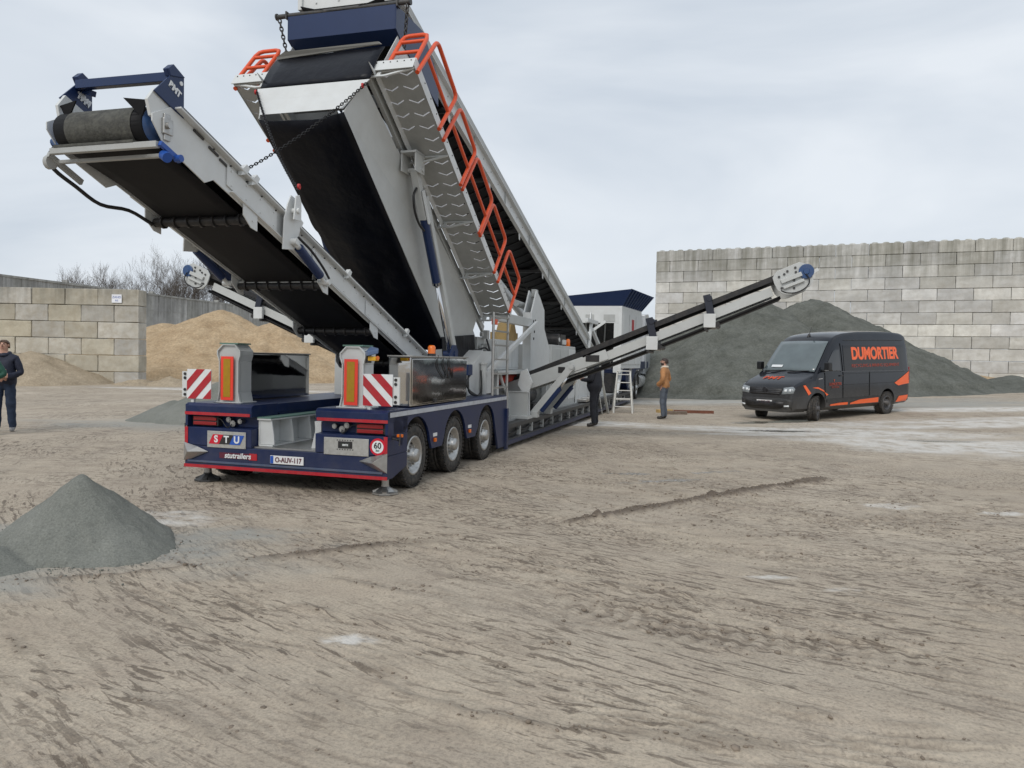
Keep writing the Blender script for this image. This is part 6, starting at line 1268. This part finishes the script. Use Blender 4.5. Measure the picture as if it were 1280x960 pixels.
def person(label, x, y, face, jacket, legs_m, shoe, hair, arms, stance=.10, lean=0., head_turn=0., h=1.78, belly=1., collar=None, beard=None, coat_len=.86, z=None, head_tilt=0.):
    """face: compass angle (degrees) the chest looks to, 0 = away from the camera (+y), 90 = right (+x)"""
    root = empty('person', (x, y, gz(x, y) if z is None else z), -R(face), label, 'person'); k = h/1.78
    P, Rd, E_ = [], [], []
    def jt(p, r, par=None):
        P.append(tuple(c*k for c in p)); Rd.append(tuple(q*k for q in (r if isinstance(r, tuple) else (r, r))))
        if par is not None: E_.append((par, len(P)-1))
        return len(P)-1
    pel = jt((0, 0, .95), (.165*belly, .125*belly)); L = lean
    ab = jt((0, .012+L*.3, 1.10), (.165*belly, .13*belly), pel); ch = jt((0, .0+L*.7, 1.28), (.175*(.6+.4*belly), .125*(.5+.5*belly)), ab); up = jt((0, -.01+L, 1.42), (.14, .10), ch); nk = jt((0, .005+L, 1.51), .062, up)
    hd0 = jt((0, .02+L+head_tilt*.3, 1.575), .072, nk); hd1 = jt((0, .015+L+head_tilt*.7, 1.65), (.078, .096), hd0); jt((0, .0+L+head_tilt, 1.715), (.070, .085), hd1)
    for s in (-1, 1):
        wl_ = .75+.25*belly; hip = jt((s*.095, 0, .88), (.098*wl_, .105*wl_), pel); kn = jt((s*(stance*.9), .02, .50), (.072*wl_, .08*wl_), hip); an = jt((s*stance, -.02, .11), (.058*wl_, .065*wl_), kn)
        heel = jt((s*stance, -.02, .055), (.042, .05), an); jt((s*(stance+.035), .15, .045), (.045, .036), heel)
        A = arms[0 if s < 0 else 1]
        sh = jt((s*.185, -.005+L, 1.395), .084, up); el = jt(A[0], .066, sh); wr = jt(A[1], .046, el); pm = jt(A[2], (.038, .026), wr)
        if len(A) > 3:     # five fingers
            d = (V(A[2])-V(A[1])).normalized(); sd = V(A[3]).normalized(); cu = d.cross(sd).normalized()*(-s)
            for f in range(4):
                b0 = V(A[2])+sd*(-.028+.0187*f)+d*.03; l_ = (.052, .065, .06, .045)[f]; f1 = jt(tuple(b0+d*l_*.6), .0095, pm); jt(tuple(b0+d*l_+cu*.022), .0085, f1)
            tb = V(A[1])+d*.02+sd*-.032; t1 = jt(tuple(tb+sd*-.02+d*.02), .0105, wr); jt(tuple(tb+sd*-.028+d*.055), .0095, t1)
    me = bpy.data.meshes.new('body'); me.from_pydata(P, E_, []); o = bpy.data.objects.new('body', me); COL.objects.link(o)
    sk = o.modifiers.new('s', 'SKIN'); sk.use_smooth_shade = True
    for i, v in enumerate(me.skin_vertices[0].data): v.radius = Rd[i]; v.use_root = (i == 0)
    su = o.modifiers.new('u', 'SUBSURF'); su.levels = 2; su.render_levels = 2
    dg = bpy.context.evaluated_depsgraph_get(); nm = bpy.data.meshes.new_from_object(o.evaluated_get(dg)); o.modifiers.clear(); o.data = nm; o.parent = root
    for m in (jacket, legs_m, shoe, SKIN): nm.materials.append(m)
    wrs = [V(a[1])*k for a in arms]; pms = [V(a[2])*k for a in arms]
    # soften into cloth: small folds on sleeves and trousers
    nv = len(nm.vertices); co_ = np.empty(nv*3); nm.vertices.foreach_get('co', co_); co_ = co_.reshape(-1, 3); no_ = np.array([v.normal[:] for v in nm.vertices])
    fold = fbm(co_[:, 0]*9+co_[:, 1]*4+3, co_[:, 2]*15, 3, int(abs(x)*10))*.014*np.where((co_[:, 2] < 1.46*k) & (co_[:, 2] > .1), 1, 0); hz = coat_len*k
    flare = np.where((co_[:, 2] > hz) & (co_[:, 2] < hz+.16), .016, 0)
    co_ += no_*(fold+flare)[:, None]; nm.vertices.foreach_set('co', co_.ravel())
    mi = []
    for p in nm.polygons:
        c = p.center; q = 0
        if c.z < .088*k: q = 2
        elif c.z < hz and abs(c.x) < .26: q = 1
        if c.z > 1.50*k: q = 3
        for w_, m_ in zip(wrs, pms):
            ax = (m_-w_).normalized()
            if (c-w_).dot(ax) > .008 and (c-m_).length < .15: q = 3
        mi.append(q)
    nm.polygons.foreach_set('material_index', mi); nm.polygons.foreach_set('use_smooth', [True]*len(mi)); nm.update()
    # head details: ears, nose, eyes, mouth, hair
    hc = V((0, (.012+L+head_tilt*.75)*k, 1.645*k)); rt = Matrix.Rotation(-R(head_turn), 4, 'Z')
    def hp(a, b_, c): return hc+rt @ V((a*k, b_*k, c*k))
    b = MB(); b.tube([hp(0, .088, .022), hp(0, .108, -.012), hp(0, .090, -.022)], [.009*k, .017*k, .012*k], 6); b.build('nose', SKIN, root)
    for s in (-1, 1): b = MB(); b.lathe(hp(s*.080, -.005, 0), hp(s, 0, 0)-hc, [(.004, .012), (.026*k, .012), (.03*k, .0), (.02*k, -.01)], 10); b.build('ear', SKIN, root)
    b = MB()
    for s in (-1, 1): b.lathe(hp(s*.034, .083, .028), hp(0, 1, 0)-hc, [(.013*k, 0), (.010*k, .006), (0, .009)], 8)
    b.build('eyes', mat('eye_dark', (.03, .02, .02), .3), root); b = MB(); b.tube([hp(-.026, .088, -.052), hp(0, .096, -.05), hp(.026, .088, -.052)], .006*k, 5); b.build('mouth', mat('lips', (.35, .13, .11), .5), root)
    b = MB(); rows = []
    for e in np.linspace(0, 1, 7):
        row = []
        for a in np.linspace(0, 2*math.pi, 20):
            fr = (1+math.cos(a))/2; low = (-.055 if fr < .35 else (-.055+(fr-.35)/.15*.075 if fr < .5 else .02+(fr-.5)/.5*.045)); zz = low+(.098-low)*math.sin(e*math.pi/2)
            rr = 1.0 if zz < .02 else math.sqrt(max(0., 1-((zz-.02)/.082)**2)); row.append(hp(math.sin(a)*.090*rr, (math.cos(a)*.105-.004)*rr, zz+.004*math.sin(a*7+e*9)))
        rows.append(row)
    b.grid([[tuple(q) for q in r_] for r_ in rows]); b.build('hair', hair, root, solid=.010)
    if beard:
        b = MB(); b.grid([[tuple(hp(math.sin(a)*(.079-.010*t_), math.cos(a)*(.094-.012*t_)+.003, -.042-.055*t_)) for a in np.linspace(-1.5, 1.5, 12)] for t_ in (0, .5, 1)]); b.build('beard', beard, root, solid=.014)
    if collar:
        b = MB(); cz = 1.50*k; ring = [(math.sin(a)*.095*k, (math.cos(a)*.085+L+.005)*k, cz+(-.045*max(0, math.cos(a)))*k) for a in (i*2*math.pi/14 for i in range(14))]; b.tube(ring, .034*k, 8, True); b.build('collar', collar, root)
    return root
ARM_DOWN = lambda s, fwd=0.: ((s*.27, -.02+fwd*.3, 1.13), (s*.275, .06+fwd, .90), (s*.27, .09+fwd, .82), (0, 1, .1))
POCKET = lambda s: ((s*.33, -.06, 1.14), (s*.235, .10, 1.00), (s*.17, .135, .965))
# man in the tan jacket, turned to the left
person('man in tan suede jacket and grey jeans, hands in pockets, beside the gravel heap', 4.28, 21.4, -62, SUEDE, GJEAN, SHOE, HAIRB, [POCKET(-1), POCKET(1)], .11, 0., -12, 1.75, 1.08, FLEECE, HAIRB, .90)
# man in black, back half turned, looking down at a phone
PH = lambda s: ((s*.27, .02, 1.13), (s*.17, .27, 1.12), (s*.09, .33, 1.15), (1, 0, .2))
pm_ = person('man in black workwear looking down at his phone, under the right conveyor', 2.02, 18.5, -70, BLKC, BLKC, SHOE, HAIRB, [PH(-1), PH(1)], .11, .02, 0, 1.80, 1.55, BLKC, None, .86, head_tilt=.05)
b = MB(); b.box((-.04, -.005, -.075), (.04, .005, .075)); ph = b.build('phone', BLACK, None, .004); ph.matrix_world = pm_.matrix_basis @ Matrix.Translation((0, .40, 1.18)) @ Matrix.Rotation(R(-50), 4, 'X'); tag(ph, 'dark phone held in both hands by the man in black', 'phone')
# man at the left edge
FOLD = ((-.28, .05, 1.13), (-.10, .20, 1.08), (.0, .22, 1.09), (0, .2, 1))
person('man in navy jacket and blue jeans at the left edge', -9.74, 14.6, 165, NAVJ, DENIM, SHOEW, HAIRL, [((-.30, .0, 1.12), (-.12, .20, 1.07), (-.03, .24, 1.08), (0, .3, 1)), ARM_DOWN(1)], .13, 0., 5, 1.80, 1.28, NAVJ, None, .90)
person('person in green jacket cut off by the left edge', -9.57, 13.75, 170, GRNJ, DENIM, SHOEW, HAIRB, [((-.36, -.02, 1.12), (-.2, .16, 1.05), (-.10, .2, 1.06), (0, .3, 1)), ((.36, -.02, 1.12), (.2, .16, 1.05), (.10, .2, 1.06), (0, .3, 1))], .13, 0., 0, 1.78, 1.0, GRNJ, None, .88)
# ================================================================ tidy: separate pieces become parts of their own
SPLIT = {'drum_end', 'drum', 'axle', 'chute_side', 'roller_station', 'bracket_plate', 'hopper_leg', 'cross_tube', 'mudguard', 'rib', 'step_plate', 'edge_rail', 'flare_rib', 'recess', 'door', 'skirt_rubber', 'belt_cleats', 'bin_rib', 'cylinder_rod', 'pin_washer', 'screen_box_', 'side_panel', 'coupling_socket', 'opening', 'floor_beam_', 'drive_motor'}
STUFF = {'bolt_row', 'bolt_ring', 'bolt', 'hose_run', 'hose_bundle', 'loose_cable', 'valve_block', 'eyes'}
PLAIN = {'belt_cleats': 'belt_cleat'}
def split_loose(o):
    bm = bmesh.new(); bm.from_mesh(o.data); bmesh.ops.remove_doubles(bm, verts=bm.verts, dist=1e-5); bm.to_mesh(o.data); bm.free()
    me = o.data; n = len(me.vertices); par = list(range(n))
    def find(a):
        while par[a] != a: par[a] = par[par[a]]; a = par[a]
        return a
    for e in me.edges:
        a, b = find(e.vertices[0]), find(e.vertices[1])
        if a != b: par[a] = b
    groups = {}
    for p in me.polygons: groups.setdefault(find(p.vertices[0]), []).append(p)
    if o.name.split('.')[0] not in ('belt_cleats', 'rib', 'bin_rib', 'flare_rib', 'edge_rail', 'recess', 'opening') and len(groups) > 8: return
    if len(groups) < 2: return
    name = PLAIN.get(o.name.split('.')[0], o.name.split('.')[0])
    for ps in groups.values():
        ids = sorted({v for p in ps for v in p.vertices}); mp_ = {v: i for i, v in enumerate(ids)}
        m2 = bpy.data.meshes.new(name); m2.from_pydata([me.vertices[v].co[:] for v in ids], [], [tuple(mp_[v] for v in p.vertices) for p in ps])
        for m in me.materials: m2.materials.append(m)
        m2.polygons.foreach_set('material_index', [p.material_index for p in ps]); m2.polygons.foreach_set('use_smooth', [p.use_smooth for p in ps])
        c = bpy.data.objects.new(name, m2); COL.objects.link(c); c.parent = o.parent; c.matrix_local = o.matrix_local.copy()
        for md in o.modifiers:
            d = c.modifiers.new(md.name, md.type)
            if md.type == 'BEVEL': d.width, d.segments, d.limit_method, d.angle_limit = md.width, md.segments, md.limit_method, md.angle_limit
            if md.type == 'SOLIDIFY': d.thickness, d.offset = md.thickness, md.offset
    bpy.data.objects.remove(o)
for o in list(bpy.data.objects):
    if o.type != 'MESH' or not o.parent: continue
    base = o.name.split('.')[0]
    if base in STUFF: o['kind'] = 'stuff'
    elif base in SPLIT and not o.children: split_loose(o)
